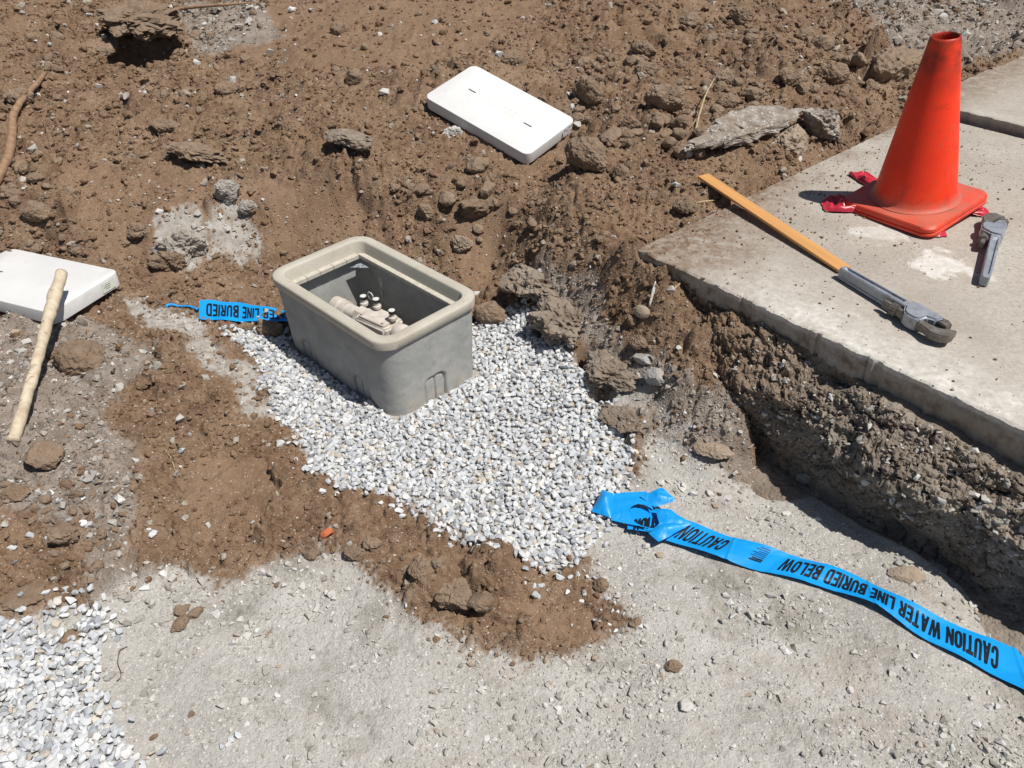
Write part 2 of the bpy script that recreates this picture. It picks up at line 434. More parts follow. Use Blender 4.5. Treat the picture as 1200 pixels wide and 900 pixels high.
# ------------------------------------------------------------------ the trench wall below the pavement
def wall_mat():
    t = NT("bank_soil")
    c = t.ramp(t.noise(9, 5, .65), [(.28, (.125, .102, .079)), (.5, (.225, .191, .155)), (.75, (.33, .288, .24))])
    c = t.mix(t.ramp(t.noise(40, 4), [(.5, 0.), (.75, .45)]), c, (.33, .285, .235))
    c = t.mix(t.ramp(t.noise(5.5, 3), [(.60, 0.), (.68, .8)]), c, (.34, .305, .265))
    c = t.mix(t.attr('fade')[0], soil_colour(t), c)
    n = t.bump(t.math('ADD', t.noise(130, 4, .7), t.math('MULTIPLY', t.voro(120), -.7)), .8, .005)
    return t.done(c, .95, n, .12)
prof = [(-.02, .31), (.0, .297), (.014, .288), (.05, .252), (.085, .21), (.112, .165), (.104, .12), (.080, .065), (.066, .01), (.074, -.02), (.12, -.022), (.19, -.035)]
pt_ = np.array(prof); seg = np.append(0, np.cumsum(np.linalg.norm(np.diff(pt_, axis=0), axis=1)))
s = np.linspace(0, seg[-1], 120)
pT, pZ = np.interp(s, seg, pt_[:, 0]), np.interp(s, seg, pt_[:, 1])
aa = np.linspace(.16, 2.2, 640)
A2, S2 = np.meshgrid(aa, s, indexing='ij')
T2 = np.broadcast_to(pT, A2.shape).copy(); Z2 = np.broadcast_to(pZ, A2.shape).copy()
fade = sstep(.22, .62, A2)
T2 = T2 - (1 - fade) * .05
Z2 = Z2 * 1.0
Pw = np.stack([A2.ravel(), T2.ravel(), Z2.ravel()], -1)
dT = np.gradient(T2, axis=1); dZ = np.gradient(Z2, axis=1); ln = np.sqrt(dT ** 2 + dZ ** 2) + 1e-9
nT, nZ = (-dZ / ln).ravel(), (dT / ln).ravel()
amp = (sstep(0.0, .05, S2) * (1 - .8 * sstep(.36, .45, S2)) * (1 - .15 * sstep(.17, .25, S2))).ravel()
q = Pw.copy(); q[:, 0] *= .8
d = fbm3(q, .17, 3, .5, 5) * .062 + fbm3(q, .075, 5, .58, 9) * .042 + fbm3(q, .012, 3, .65, 12) * .009
wa_ = A2.ravel() + .03 * fbm2(A2.ravel(), S2.ravel(), .04, 3, .6, 25); ws_ = S2.ravel() + .03 * fbm2(A2.ravel(), S2.ravel(), .04, 3, .6, 26)
d += (1 - np.abs(fbm2(wa_, ws_, .085, 5, .62, 27)) * 2.2) * .018 - np.clip(.10 - np.abs(vnoise2(wa_ / .07, ws_ / .05, 28)), 0, 1) * .16 - .018
d = d * amp
T3, Z3 = T2.ravel() + nT * d * .85, Z2.ravel() + nZ * d * .8
Z3 = Z3 + .055 * (1 - fade.ravel()) * sstep(.16, .0, T2.ravel())
Z3 = np.minimum(Z3, .283 + .052 * sstep(.75, .1, A2.ravel()) - .03 * sstep(.8, 1.3, A2.ravel()) + .012 * fbm2(A2.ravel(), A2.ravel() * 0, .06, 3, .6, 29))
W = SC[None] * [1, 1, 0] + EA[None] * A2.ravel()[:, None] - EB[None] * T3[:, None] + np.array([0, 0, 1])[None] * Z3[:, None]
me = mesh_np("trench_wall", W, grid_faces(len(aa), len(s)), False)
add_attr(me, "fade", np.stack([sstep(.28, .75, A2.ravel() + .12 * fbm2(A2.ravel(), S2.ravel(), .08, 4, .6, 44))] * 3, -1))
link("trench_wall", me, wall_mat(), kind='structure')

# ------------------------------------------------------------------ pavement
def slab_mat():
    t = NT("pavement_concrete")
    dirt, white, patchm, _ = t.attr("wear")
    c = t.ramp(t.noise(4, 6, .62), [(.28, (.335, .302, .258)), (.5, (.41, .375, .325)), (.75, (.485, .45, .40))])
    c = t.mix(t.ramp(t.noise(95, 3, .6), [(.35, .5), (.6, 0.)]), c, (.26, .23, .19))
    c = t.mix(t.ramp(t.noise(260, 2, .6), [(.55, 0.), (.75, .45)]), c, (.57, .535, .485))
    c = t.mix(t.math('MULTIPLY', white, t.ramp(t.noise(14, 6, .7), [(.3, .15), (.6, 1.)])), c, t.ramp(t.noise(60, 3), [(.35, (.47, .445, .40)), (.7, (.68, .655, .61))]))
    c = t.mix(patchm, c, t.ramp(t.noise(45, 3), [(.35, (.52, .495, .45)), (.65, (.66, .64, .60))]))
    c = t.mix(t.math('MULTIPLY', dirt, t.ramp(t.noise(28, 5, .7), [(.30, .15), (.56, 1.)])), c, t.ramp(t.noise(70, 3), [(.35, (.16, .108, .072)), (.7, (.26, .19, .135))]))
    n = t.bump(t.math('ADD', t.noise(190, 4, .65), t.math('MULTIPLY', t.noise(22, 3), .8)), .35, .003)
    n = t.bump(t.ramp(t.voro(260), [(.0, 0.), (.16, 1.)]), .2, .001, n)
    return t.done(c, .88, n, .2)
SLABM = slab_mat()
def slab(name, a0, a1, b0, b1, z, th, na, nb, seed, rough_edge):
    ax = np.linspace(a0, a1, na)
    bb = b0 + (b1 - b0) * np.linspace(0, 1, nb) ** 1.7
    side = np.linspace(-th, -.004, 14)
    rows = []
    ed = (fbm2(ax, ax * 0 + seed, .4, 3, .5, seed) * .005 + (np.abs(fbm2(ax, ax * 0, .06, 5, .7, seed + 3)) - .15) * .014 - sstep(.22, .27, fbm2(ax, ax * 0 + 4, .09, 4, .6, seed + 6)) * .007) * rough_edge
    cor = sstep(.10, 0, ax - a0)
    for zz in side:
        k = (zz + th) / th
        j = fbm2(ax, np.full_like(ax, zz), .05, 4, .6, seed + 8) * .007 * rough_edge
        rows.append(np.stack([ax, b0 - ed + j + .016 * (1 - k) * rough_edge, np.full_like(ax, z + zz)], -1))
    chip = np.clip(fbm2(ax, ax * 0 + 9, .04, 3, .6, seed + 11), -.3, 1)
    rows.append(np.stack([ax, b0 - ed + .004 + .004 * chip, z - .0015 + 0 * ax - .003 * np.clip(chip, 0, 1)], -1))
    for b in bb[1:]:
        f = math.exp(-(b - b0) / .05)
        rows.append(np.stack([ax, b - ed * f + .008 * f, z + fbm2(ax, ax * 0 + b, .5, 2, .5, seed + 12) * .003 + fbm2(ax, ax * 0 + b, .03, 2, .5, seed + 13) * .0008 * 1 - .002 * f * np.clip(chip, 0, 1)], -1))
    G = np.stack(rows)
    # left side faces: drop the first column
    L = G[:, :1].copy(); L[..., 2] = z - th
    G = np.concatenate([L, G], 1)
    A, B, Z = G[..., 0].ravel(), G[..., 1].ravel(), G[..., 2].ravel()
    P = SC[None] * [1, 1, 0] + EA[None] * A[:, None] + EB[None] * B[:, None] + np.array([0, 0, 1.])[None] * Z[:, None]
    me = mesh_np(name, P, grid_faces(G.shape[0], G.shape[1])[:, ::-1], True); me.set_sharp_from_angle(angle=math.radians(38))
    return me, A, B, Z
me, A, B, Z = slab("pavement", 0, 3.6, 0, 1.60, SLAB_Z, .115, 900, 330, 3, 1)
top = Z > SLAB_Z - .02
dirt = np.clip(sstep(.52, .05, A * 1.15 + .45 * np.abs(B - .10) + .16 * fbm2(A, B, .15, 4, .6, 77)) * 1.05 + sstep(.10, .0, A) * .8 * sstep(-.3, .4, fbm2(A, B, .2, 3, .5, 33)) + .5 * sstep(.3, .6, fbm2(A, B, .12, 3, .5, 21)) * sstep(.7, .1, A), 0, 1)
dirt = np.where(top, dirt, .8 * sstep(-.05, .4, fbm2(A, Z, .05, 4, .65, 8)) + .2)
white = sstep(.28, .02, B + .14 * fbm2(A, B, .2, 3, .5, 31)) * sstep(.05, .3, A) * (1 - .4 * sstep(.5, .1, A)) * top
white = np.maximum(white, sstep(.11, .03, B + .06 * fbm2(A, B, .07, 5, .65, 51)) * sstep(.35, .6, A) * top)
white = np.maximum(white, .55 * sstep(.55, .2, B) * sstep(.3, .8, A) * sstep(-.2, .4, fbm2(A, B, .35, 3, .5, 35)) * top)
def blob(px, py, rx, ry, ang, seed):
    c = at(px, py, SLAB_Z); a = (c - SC) @ EA; b = (c - SC) @ EB
    wa, wb = A - a + .085 * fbm2(A, B, .07, 5, .68, seed), B - b + .085 * fbm2(A, B, .07, 5, .68, seed + 1)
    ca, sa = math.cos(ang), math.sin(ang)
    qa, qb = wa * ca + wb * sa, -wa * sa + wb * ca
    return sstep(1.15, .8, np.sqrt((qa / rx) ** 2 + (qb / ry) ** 2))
pm = np.clip(blob(1025, 274, .085, .048, .5, 41) * .6 + blob(1099, 309, .062, .085, .2, 43) + blob(1140, 322, .05, .03, .3, 45) * .7, 0, 1) * top
add_attr(me, "wear", np.stack([dirt, white, pm], -1))
link("pavement", me, SLABM, kind='structure')
me, A, B, Z = slab("pavement", -.03, 3.6, 1.625, 6.0, SLAB_Z + .038, .12, 260, 160, 9, .9)
fr = sstep(1.66, 1.60, B) * .5 + (Z < SLAB_Z + .02) * .5
add_attr(me, "wear", np.stack([sstep(.25, .0, A) * .8, .35 * sstep(1.9, 1.62, B) * (Z > SLAB_Z + .03), fr * 0], -1))
link("pavement", me, SLABM, kind='structure')

# ------------------------------------------------------------------ stones, crumbs and gravel (loose stuff, real geometry)
def hull_stone(n, squash, seed):
    r = np.random.default_rng(seed)
    bm = bmesh.new()
    for _ in range(n):
        v = r.normal(size=3); v /= np.linalg.norm(v)
        v *= 1 + .25 * r.uniform(-1, 1)
        bm.verts.new((v[0], v[1] * squash[0], v[2] * squash[1]))
    bmesh.ops.convex_hull(bm, input=bm.verts)
    loose = [v for v in bm.verts if not v.link_faces]
    bmesh.ops.delete(bm, geom=loose, context='VERTS')
    bmesh.ops.triangulate(bm, faces=bm.faces)
    bm.verts.index_update()
    Vv = np.array([v.co[:] for v in bm.verts]); Ff = np.array([[v.index for v in f.verts] for f in bm.faces])
    bm.free()
    return Vv, Ff

def rot_mats(n, tilt, r):
    a = r.uniform(0, 2 * np.pi, n); b = r.normal(0, tilt, n); c = r.normal(0, tilt, n)
    ca, sa, cb, sb, cc, sc_ = np.cos(a), np.sin(a), np.cos(b), np.sin(b), np.cos(c), np.sin(c)
    z0, o1 = np.zeros(n), np.ones(n)
    Rz = np.array([[ca, -sa, z0], [sa, ca, z0], [z0, z0, o1]]).transpose(2, 0, 1)
    Rx = np.array([[o1, z0, z0], [z0, cb, -sb], [z0, sb, cb]]).transpose(2, 0, 1)
    Ry = np.array([[cc, z0, sc_], [z0, o1, z0], [-sc_, z0, cc]]).transpose(2, 0, 1)
    return Rz @ Rx @ Ry

def scatter_mesh(name, pos, size, protos, tilt, seed, smooth=False):
    r = np.random.default_rng(seed)
    n = len(pos); idx = r.integers(0, len(protos), n); Rm = rot_mats(n, tilt, r)
    VV, FF, off = [], [], 0
    for k, (pv, pf) in enumerate(protos):
        sel = np.where(idx == k)[0]
        if not len(sel): continue
        w = np.einsum('nij,vj->nvi', Rm[sel], pv) * size[sel, None, None] + pos[sel, None, :]
        VV.append(w.reshape(-1, 3))
        FF.append((pf[None] + (np.arange(len(sel)) * len(pv))[:, None, None] + off).reshape(-1, 3))
        off += len(sel) * len(pv)
    return mesh_np(name, np.concatenate(VV), np.concatenate(FF), smooth)

def gravel_mat():
    t = NT("white_crushed_stone")
    i = t.island()
    c = t.ramp(i, [(0., (.30, .315, .335)), (.15, (.44, .46, .485)), (.45, (.545, .56, .575)), (.75, (.61, .62, .625)), (.88, (.68, .685, .68)), (.94, (.56, .52, .45)), (.965, (.50, .42, .33)), (.99, (.32, .32, .325))])
    c = t.mix(t.ramp(t.noise(130, 4, .65), [(.5, 0.), (.78, .45)]), c, (.42, .43, .44))
    c = t.mix(t.ramp(t.noise(18, 3), [(.55, 0.), (.8, .25)]), c, (.52, .46, .38))
    return t.done(c, .75, t.bump(t.noise(300, 3, .65), .35, .0015), .3)
GRAVELM = gravel_mat()
protos = [hull_stone(16 + k % 9, (.62 + .04 * (k % 8), .45 + .045 * (k % 7)), 100 + k) for k in range(36)]

BOX_C = np.array([-.3976, 2.0205]); BOX_ANG = math.radians(-46.3)
def in_box(x, y, mx=.278, my=.17):
    dx, dy = x - BOX_C[0], y - BOX_C[1]
    u = dx * math.cos(BOX_ANG) + dy * math.sin(BOX_ANG); v = -dx * math.sin(BOX_ANG) + dy * math.cos(BOX_ANG)
    return (np.abs(u) < mx) & (np.abs(v) < my)

def gravel_pile(poly, step, layers, rmin, rmax, seed, loosen=.03):
    r = np.random.default_rng(seed)
    P = np.array(poly); lo, hi = P.min(0) - .05, P.max(0) + .05
    pos, siz = [], []
    for L in range(layers):
        gx, gy = np.meshgrid(np.arange(lo[0], hi[0], step), np.arange(lo[1], hi[1], step))
        gx = (gx + r.uniform(-.5, .5, gx.shape) * step).ravel(); gy = (gy + r.uniform(-.5, .5, gy.shape) * step).ravel()
        wx = gx + loosen * r.normal(size=gx.shape) * .6 + .03 * fbm2(gx, gy, .12, 3, .5, seed); wy = gy + loosen * r.normal(size=gx.shape) * .6 + .03 * fbm2(gx, gy, .12, 3, .5, seed + 1)
        k = in_poly(wx, wy, poly) & ~in_box(gx, gy)
        gx, gy = gx[k], gy[k]
        s = rmin + (rmax - rmin) * r.beta(1.6, 2.4, len(gx))
        z = H(gx, gy) + s * .25 + L * step * .42
        pos.append(np.stack([gx, gy, z], -1)); siz.append(s)
    return np.concatenate(pos), np.concatenate(siz)
p1, s1 = gravel_pile(GRAVEL[0], .0146, 2, .0060, .0132, 1)
tail = gpoly([(672,640),(705,660),(730,690),(748,740),(735,765),(700,715),(680,680)])
p3, s3 = gravel_pile(tail, .019, 1, .0035, .009, 3, .06)
link("gravel", scatter_mesh("gravel", np.concatenate([p1, p3]), np.concatenate([s1, s3]), protos, .5, 5), GRAVELM, kind='stuff')
p2, s2 = gravel_pile(GRAVEL[1], .0150, 3, .0066, .0142, 2)
spots = [(8,655,2),(60,690,4),(70,716,5),(85,708,5),(205,318,0),(395,565,3),(380,566,2),(475,597,3),(500,605,3),(545,640,3),(555,636,3),(575,640,2),(470,580,3),(66,590,4),(90,600,4),(40,635,2),(180,625,2),(150,660,3),(175,675,3),(620,655,3),(210,525,2),(265,870,2),(275,872,2),(300,740,1),(620,690,3)]
ex = []
for (px, py, nn) in spots:
    c = ground(px, py)
    for k in range(nn): ex.append(c + np.array([rng.normal(0, .02), rng.normal(0, .02), 0]))
ex = np.array(ex); ex[:, 2] = H(ex[:, 0], ex[:, 1]) + .003
link("gravel", scatter_mesh("gravel", np.concatenate([p2, ex]), np.concatenate([s2, rng.uniform(.007, .013, len(ex))]), protos, .5, 6), GRAVELM, kind='stuff')

def stratified(n, seed):
    """points spread over the ground in view, thinning with distance"""
    r = np.random.default_rng(seed)
    y = .62 * (4.9 / .62) ** r.uniform(0, 1, n)
    u = r.uniform(-1, 1, n)
    return u * halfw(y), y
def outside_slab(x, y):
    a = (x - SC[0]) * EA[0] + (y - SC[1]) * EA[1]; b = (x - SC[0]) * EB[0] + (y - SC[1]) * EB[1]
    return ~((a > -.01) & (b > np.where(a > .55, -.125, -.012))), a, b

tinyp = [hull_stone(7 + k % 2, (.7 + .05 * (k % 5), .6 + .06 * (k % 5)), 350 + k) for k in range(20)]
small = [hull_stone(11 + k % 4, (.65 + .05 * (k % 6), .55 + .06 * (k % 5)), 300 + k) for k in range(24)]
def lump_proto(seed):
    D, Fc = ico(2)
    f = fbm3(D * 1.0 + seed * 5.3, .6, 3, .7, seed); N = np.random.default_rng(seed).normal(size=(9, 3)); N /= np.linalg.norm(N, axis=1)[:, None]
    lim = (.66 / np.maximum(D @ N.T, .05)).min(1)
    return D * (np.minimum(1.05, lim) * (1 + .75 * f))[:, None] * np.array([1, .82 + .03 * (seed % 5), .62 + .05 * (seed % 4)]), Fc
_icos = {}
def ico(sub):
    if sub not in _icos:
        bm = bmesh.new(); bmesh.ops.create_icosphere(bm, subdivisions=sub, radius=1.0)
        bm.verts.index_update()
        _icos[sub] = (np.array([v.co[:] for v in bm.verts]), np.array([[v.index for v in f.verts] for f in bm.faces])); bm.free()
    return _icos[sub]
lumpy = [lump_proto(400 + k) for k in range(24)]
_old = [hull_stone(22 + k % 6, (.8 + .03 * (k % 5), .65 + .05 * (k % 5)), 400 + k) for k in range(24)]

TAPEZONE = [tuple(at(px, py, .004)[:2]) for px, py in ((755,622),(800,606),(914,640),(1005,672),(1096,716),(1200,762),(1290,802),(1280,862),(1200,820),(1113,774),(1040,729),(983,706),(892,680),(840,666),(770,645))]
def off_tape(x, y): return ~in_poly(x, y, TAPEZONE)
# soil crumbs
x, y = stratified(330000, 21)
jx, jy = rng.normal(0, .03, x.size) * (rng.uniform(0, 1, x.size) < .45), rng.normal(0, .03, x.size)
g, gs, li, sm, gv = (gsample(a, x + jx, y + jy * (jx != 0)) for a in (gG, gGS, gLI, gSM, gGV))
ok, a_, b_ = outside_slab(x, y)
ok &= off_tape(x, y)
dens = (1 - g) * (1 - .85 * gv) * (1 - .72 * sm) * (1 - .85 * li) * (.25 + .75 * sstep(-.25, .35, fbm2(x, y, .22, 3, .5, 61)))
gyy = np.gradient(GH, axis=0) / (np.gradient(GY, axis=0) + 1e-9); gxx = np.gradient(GH, axis=1) / (np.gradient(GX, axis=1) + 1e-9)
bs = base_h(GX, GY); bsl = np.hypot(np.gradient(bs, axis=0) / (np.gradient(GY, axis=0) + 1e-9), np.gradient(bs, axis=1) / (np.gradient(GX, axis=1) + 1e-9))
dens = dens * (1 + 2.2 * np.clip(gsample(bsl, x, y) - .3, 0, 1.2))
keep = ok & (rng.uniform(0, 1, x.size) < dens * .8) & ~in_box(x, y, .28, .18)
x, y = x[keep], y[keep]
dist = np.sqrt(x * x + y * y + 1.3)
rad = dist * .00088 * np.clip(rng.pareto(2.35, x.size) + 1, 1, 6.5)
offl = ~((np.abs(lid_local(x, y)[0]) < .27) & (np.abs(lid_local(x, y)[1]) < .155))
x, y, rad, dist = x[offl], y[offl], rad[offl], dist[offl]
greyc = (gsample(gGS, x, y) > .5) & (rng.uniform(0, 1, x.size) < .8)
z = H(x, y) + rad * .25
def crumb_mat():
    t = NT("soil_crumb")
    c = soil_colour(t)
    i = t.island()
    c = t.mix(t.ramp(i, [(0., 0.), (.55, .0), (.56, .5), (.8, .5), (.81, 0.)], 'CONSTANT'), c, (.255, .185, .13))
    c = t.mix(t.ramp(i, [(0., 0.), (.94, 0.), (.941, .8), (1., .8)], 'CONSTANT'), c, t.ramp(t.noise(60), [(.35, (.30, .265, .22)), (.65, (.46, .42, .365))]))
    return t.done(c, .95, t.bump(t.noise(260, 4, .7), .7, .003), .1)
CRUMBM = crumb_mat()
def greycrumb_mat():
    t = NT("grey_soil_crumb")
    c = t.ramp(t.island(), [(0., (.17, .14, .115)), (.5, (.26, .225, .19)), (.85, (.36, .325, .285)), (1., (.48, .46, .43))])
    return t.done(c, .95, t.bump(t.noise(260, 4, .7), .7, .003), .1)
link("soil_crumbs", scatter_mesh("soil_crumbs", np.stack([x, y, z], -1)[greyc], rad[greyc], small, .5, 27), greycrumb_mat(), kind='stuff')
x, y, z, rad = x[~greyc], y[~greyc], z[~greyc], rad[~greyc]
tiny = rad < .0034
big = rad > .0064
me = scatter_mesh("soil_crumbs", np.stack([x, y, z], -1)[tiny], rad[tiny], tinyp, .6, 17)
link("soil_crumbs", me, CRUMBM, kind='stuff')
me = scatter_mesh("soil_crumbs", np.stack([x, y, z], -1)[~big & ~tiny], rad[~big & ~tiny], small, .6, 7)
link("soil_crumbs", me, CRUMBM, kind='stuff')
me = scatter_mesh("soil_crumbs", np.stack([x, y, z], -1)[big], rad[big], lumpy, .45, 8, False)
print('CRUMBS', (~big).sum(), big.sum())
link("soil_crumbs", me, CRUMBM, kind='stuff')

# stone chips on the crushed-rock base and in the grey soil
x, y = stratified(150000, 22)
g, gs, li, sm, gv = (gsample(a, x, y) for a in (gG, gGS, gLI, gSM, gGV))
ok, a_, b_ = outside_slab(x, y)
pat = sstep(-.15, .3, fbm2(x, y, .32, 4, .6, 62))
dens = np.clip(g * (.13 + .80 * pat) + (gs * .7 + li) * .24 + .03, 0, 1) * (1 - .9 * gv)
keep = ok & (rng.uniform(0, 1, x.size) < dens * .62) & ~in_box(x, y, .28, .18)
keep &= off_tape(x, y)
x, y, pat = x[keep], y[keep], pat[keep]
dist = np.sqrt(x * x + y * y + 1.3)
rad = dist * .00118 * np.clip(rng.pareto(2.3, x.size) + 1, 1, 4.5 + 2 * pat)
z = H(x, y) + rad * .28
finec = rad < .0030
print('CHIPS', len(x))
def chip_mat():
    t = NT("stone_chip")
    i = t.island()
    c = t.ramp(i, [(0., (.27, .255, .23)), (.2, (.37, .35, .315)), (.5, (.455, .435, .40)), (.78, (.51, .495, .465)), (.95, (.62, .615, .60)), (.97, (.37, .30, .235))])
    c = t.mix(t.ramp(t.noise(160, 3), [(.5, 0.), (.75, .4)]), c, (.36, .33, .285))
    return t.done(c, .9, t.bump(t.noise(400, 3, .65), .3, .001), .2)
CHIPM = chip_mat()
me = scatter_mesh("stone_chips", np.stack([x, y, z], -1)[finec], rad[finec], tinyp, .4, 19)
link("stone_chips", me, CHIPM, kind='stuff')
me = scatter_mesh("stone_chips", np.stack([x, y, z], -1)[~finec], rad[~finec], small, .35, 9)
link("stone_chips", me, CHIPM, kind='stuff')
# grit on the pavement, thickest by the soil corner
n = 3600
a = np.abs(rng.normal(0, .30, n)); b = rng.uniform(.0, 1.55, n) ** 1.3
a[2700:] = rng.uniform(0, 1.5, n - 2700)
P = SC[None] * [1, 1, 0] + EA[None] * a[:, None] + EB[None] * b[:, None]
rad = .0009 * np.clip(rng.pareto(2.1, n) + 1, 1, 6)
P[:, 2] = SLAB_Z + rad * .3
link("soil_crumbs", scatter_mesh("soil_crumbs", P, rad, small, .5, 10), CRUMBM, kind='stuff')
# crumbs lodged on the trench wall
k = rng.choice(len(W), 24000); k = k[(S2.ravel()[k] > .03) & (S2.ravel()[k] < .33) ]
rad = .0012 * np.clip(rng.pareto(1.9, len(k)) + 1, 1, 6)
def wallcrumb_mat():
    t = NT("bank_crumb")
    c = t.ramp(t.island(), [(0., (.125, .095, .07)), (.5, (.22, .175, .135)), (.9, (.31, .265, .215)), (1., (.44, .41, .37))])
    return t.done(c, .95, t.bump(t.noise(260, 4, .7), .7, .003), .1)
link("soil_crumbs", scatter_mesh("soil_crumbs", W[k], rad, small, .8, 12), wallcrumb_mat(), kind='stuff')

# ------------------------------------------------------------------ rocks and clods
def rock_mesh(name, dims, seed, sub=4, planes=11, rough=.12, sharp=.72, smooth=False, flat_top=False):
    """a broken lump: a ball cut by random planes, then roughened; dims are half sizes"""
    D, Fc = ico(sub)
    r = np.random.default_rng(seed)
    N = r.normal(size=(planes, 3)); N /= np.linalg.norm(N, axis=1)[:, None]
    off = r.uniform(.55, .95, planes)
    if flat_top:
        N = np.vstack([N, [[.05, .05, 1.], [-.05, 0, -1.]]]); off = np.append(off, [.55, .6])
    dn = D @ N.T
    lim = np.where(dn > .05, off[None] / np.maximum(dn, .05), 9)
    rad = np.minimum(1.05, lim.min(1))
    rad = rad * sharp * 1.12 + (1 - sharp)
    p = D * rad[:, None]
    pn = p * np.array(dims)[None] / np.mean(dims) * .9
    f = fbm3(pn + seed * 3.1, .8, 5, .55, seed % 97)
    f2 = np.abs(fbm3(pn + seed * 1.7, .35, 4, .6, seed % 89))
    f3 = fbm3(pn + seed * 2.3, .16, 3, .65, seed % 83)
    p = p * (1 + rough * 3.2 * f - rough * 2.6 * (f2 - .2) + rough * .9 * f3)[:, None]
    me = mesh_np(name, p * np.array(dims)[None], Fc, smooth)
    return me

def clod_mat(name, stops, mixc, scale=38, rough_b=.9, fleck=None):
    t = NT(name); t.co = t.t.nodes.new("ShaderNodeNewGeometry").outputs["Position"]
    c = t.ramp(t.noise(scale, 5, .65), stops)
    c = t.mix(t.ramp(t.noise(scale * .4, 3), [(.48, 0.), (.72, .7)]), c, mixc)
    if fleck:
        vd = t.voro(110); vc = t.voro(110, out="Color"); sp = t.t.nodes.new("ShaderNodeSeparateColor"); t.t.links.new(vc, sp.inputs[0])
        c = t.mix(t.math('MULTIPLY', t.math('LESS_THAN', vd, .42), t.math('GREATER_THAN', sp.outputs[0], .55)), c, t.ramp(sp.outputs[1], [(0., fleck[0]), (1., fleck[1])]))
    i = t.objrand()
    c = t.mix(.16, c, t.ramp(i, [(0., (.17, .12, .085)), (1., (.42, .34, .265))]))
    n = t.bump(t.math('ADD', t.noise(170, 4, .7), t.math('MULTIPLY', t.voro(150), -.5)), rough_b, .004)
    return t.done(c, .95, n, .12)
CLODM = clod_mat("brown_clod", [(.3, (.165, .113, .075)), (.55, (.235, .168, .116)), (.8, (.31, .235, .17))], (.285, .213, .152))
GREYCLODM = clod_mat("grey_clod", [(.3, (.27, .245, .215)), (.55, (.40, .375, .34)), (.8, (.52, .50, .47))], (.34, .295, .25))
BANKM = clod_mat("bank_lump", [(.3, (.175, .138, .105)), (.55, (.27, .228, .185)), (.8, (.37, .33, .285))], (.225, .165, .118), 22)
CHUNKM = clod_mat("broken_concrete", [(.3, (.17, .145, .115)), (.52, (.30, .27, .235)), (.75, (.52, .50, .465))], (.24, .185, .135), 30, .9, ((.12, .115, .11), (.62, .61, .585)))
PALEM = clod_mat("pale_stone", [(.3, (.46, .45, .43)), (.7, (.66, .655, .64))], (.52, .49, .44), 45, .5)
TANM = clod_mat("tan_stone", [(.3, (.26, .20, .145)), (.7, (.40, .33, .255))], (.30, .24, .18), 45, .6)
GREYM = clod_mat("grey_stone", [(.3, (.30, .295, .285)), (.7, (.42, .415, .40))], (.34, .32, .29), 45, .5)
BRICKM = clod_mat("brick", [(.3, (.46, .10, .035)), (.7, (.60, .17, .07))], (.50, .13, .06), 60, .5)

def depth_of(p): return float((np.asarray(p) - EYEP) @ F)
def put_rock(name, label, px0, py0, px1, py1, mat, wide=.7, tall=.6, seed=1, sink=.25, cat="rock", tilt=(0, 0), group=None, **kw):
    """a lump lying between the two ground points seen at the two pixels"""
    A, B_ = ground(px0, py0), ground(px1, py1)
    c = (A + B_) / 2
    hl = float(np.linalg.norm((B_ - A)[:2])) / 2
    hl = max(hl, .004)
    c[2] = float(H(c[0], c[1]))
    kw.setdefault('sub', 5 if hl > .022 else 4)
    me = rock_mesh(name, (hl * 1.05, hl * wide, hl * tall), seed, **kw)
    o = link(name, me, mat, None, label, cat, group)
    o.location = (c[0], c[1], c[2] + hl * tall * (1 - 2 * sink))
    o.rotation_euler = (tilt[0], tilt[1], math.atan2(B_[1] - A[1], B_[0] - A[0]))
    return o

put_rock("concrete_chunk", "long jagged slab of broken grey concrete lying beside the pavement, behind the yellow lath", 810, 184, 926, 152, CHUNKM, .26, .17, 11, .15, "concrete chunk", (.35, -.03), planes=12, sharp=.75, rough=.16, sub=5, flat_top=True)
put_rock("concrete_chunk", "pointed wedge of broken concrete at the right end of the long concrete slab", 934, 152, 986, 152, CHUNKM, .75, .72, 12, .2, "concrete chunk", (.3, .25), planes=10, sharp=.8, rough=.14, sub=5)
put_rock("rock", "tan lump wedged between the long concrete slab and the pointed concrete wedge", 912, 168, 944, 166, TANM, .8, .6, 13, .25, tilt=(.2, 0))
put_rock("concrete_chunk", "small white broken piece at the left end of the long concrete slab", 799, 183, 809, 182, PALEM, .9, 1.1, 14, .2, "concrete chunk")
put_rock("concrete_chunk", "soil covered concrete piece jutting from the trench edge left of the white lid", 383, 172, 442, 180, BANKM, .6, .36, 15, .1, "concrete chunk", (-.1, .15), planes=10, sharp=.8, rough=.13, sub=5, flat_top=True)
put_rock("soil_slab", "flat slab of hard brown soil jutting from the dirt wall above the grey lumps", 204, 184, 260, 192, CLODM, .55, .30, 16, .0, "soil slab", (-.1, .2), planes=10, sharp=.75, rough=.2, sub=5, flat_top=True)
put_rock("grey_lump", "big pale grey lump of old mortar sticking out of the dirt wall", 190, 296, 238, 296, GREYCLODM, .7, .95, 17, .3, "lump", rough=.2, sub=5)
put_rock("grey_lump", "dark cracked lump in front of the pale grey mortar lump on the dirt wall", 186, 312, 222, 314, CLODM, .7, .7, 18, .2, "lump", rough=.22)
put_rock("grey_lump", "pale grey mortar lump highest up in the dirt wall, under the flat soil slab", 258, 234, 283, 238, GREYCLODM, .8, 1.0, 19, .2, "lump", rough=.2)
put_rock("grey_lump", "small rounded grey lump just below the highest mortar lump", 279, 246, 300, 246, GREYCLODM, .8, .8, 20, .2, "lump", rough=.15)
put_rock("rock", "small white broken stone at the front edge of the white lid on the mound", 520, 156, 541, 156, PALEM, .7, .75, 21, .2, planes=8, sharp=.8)
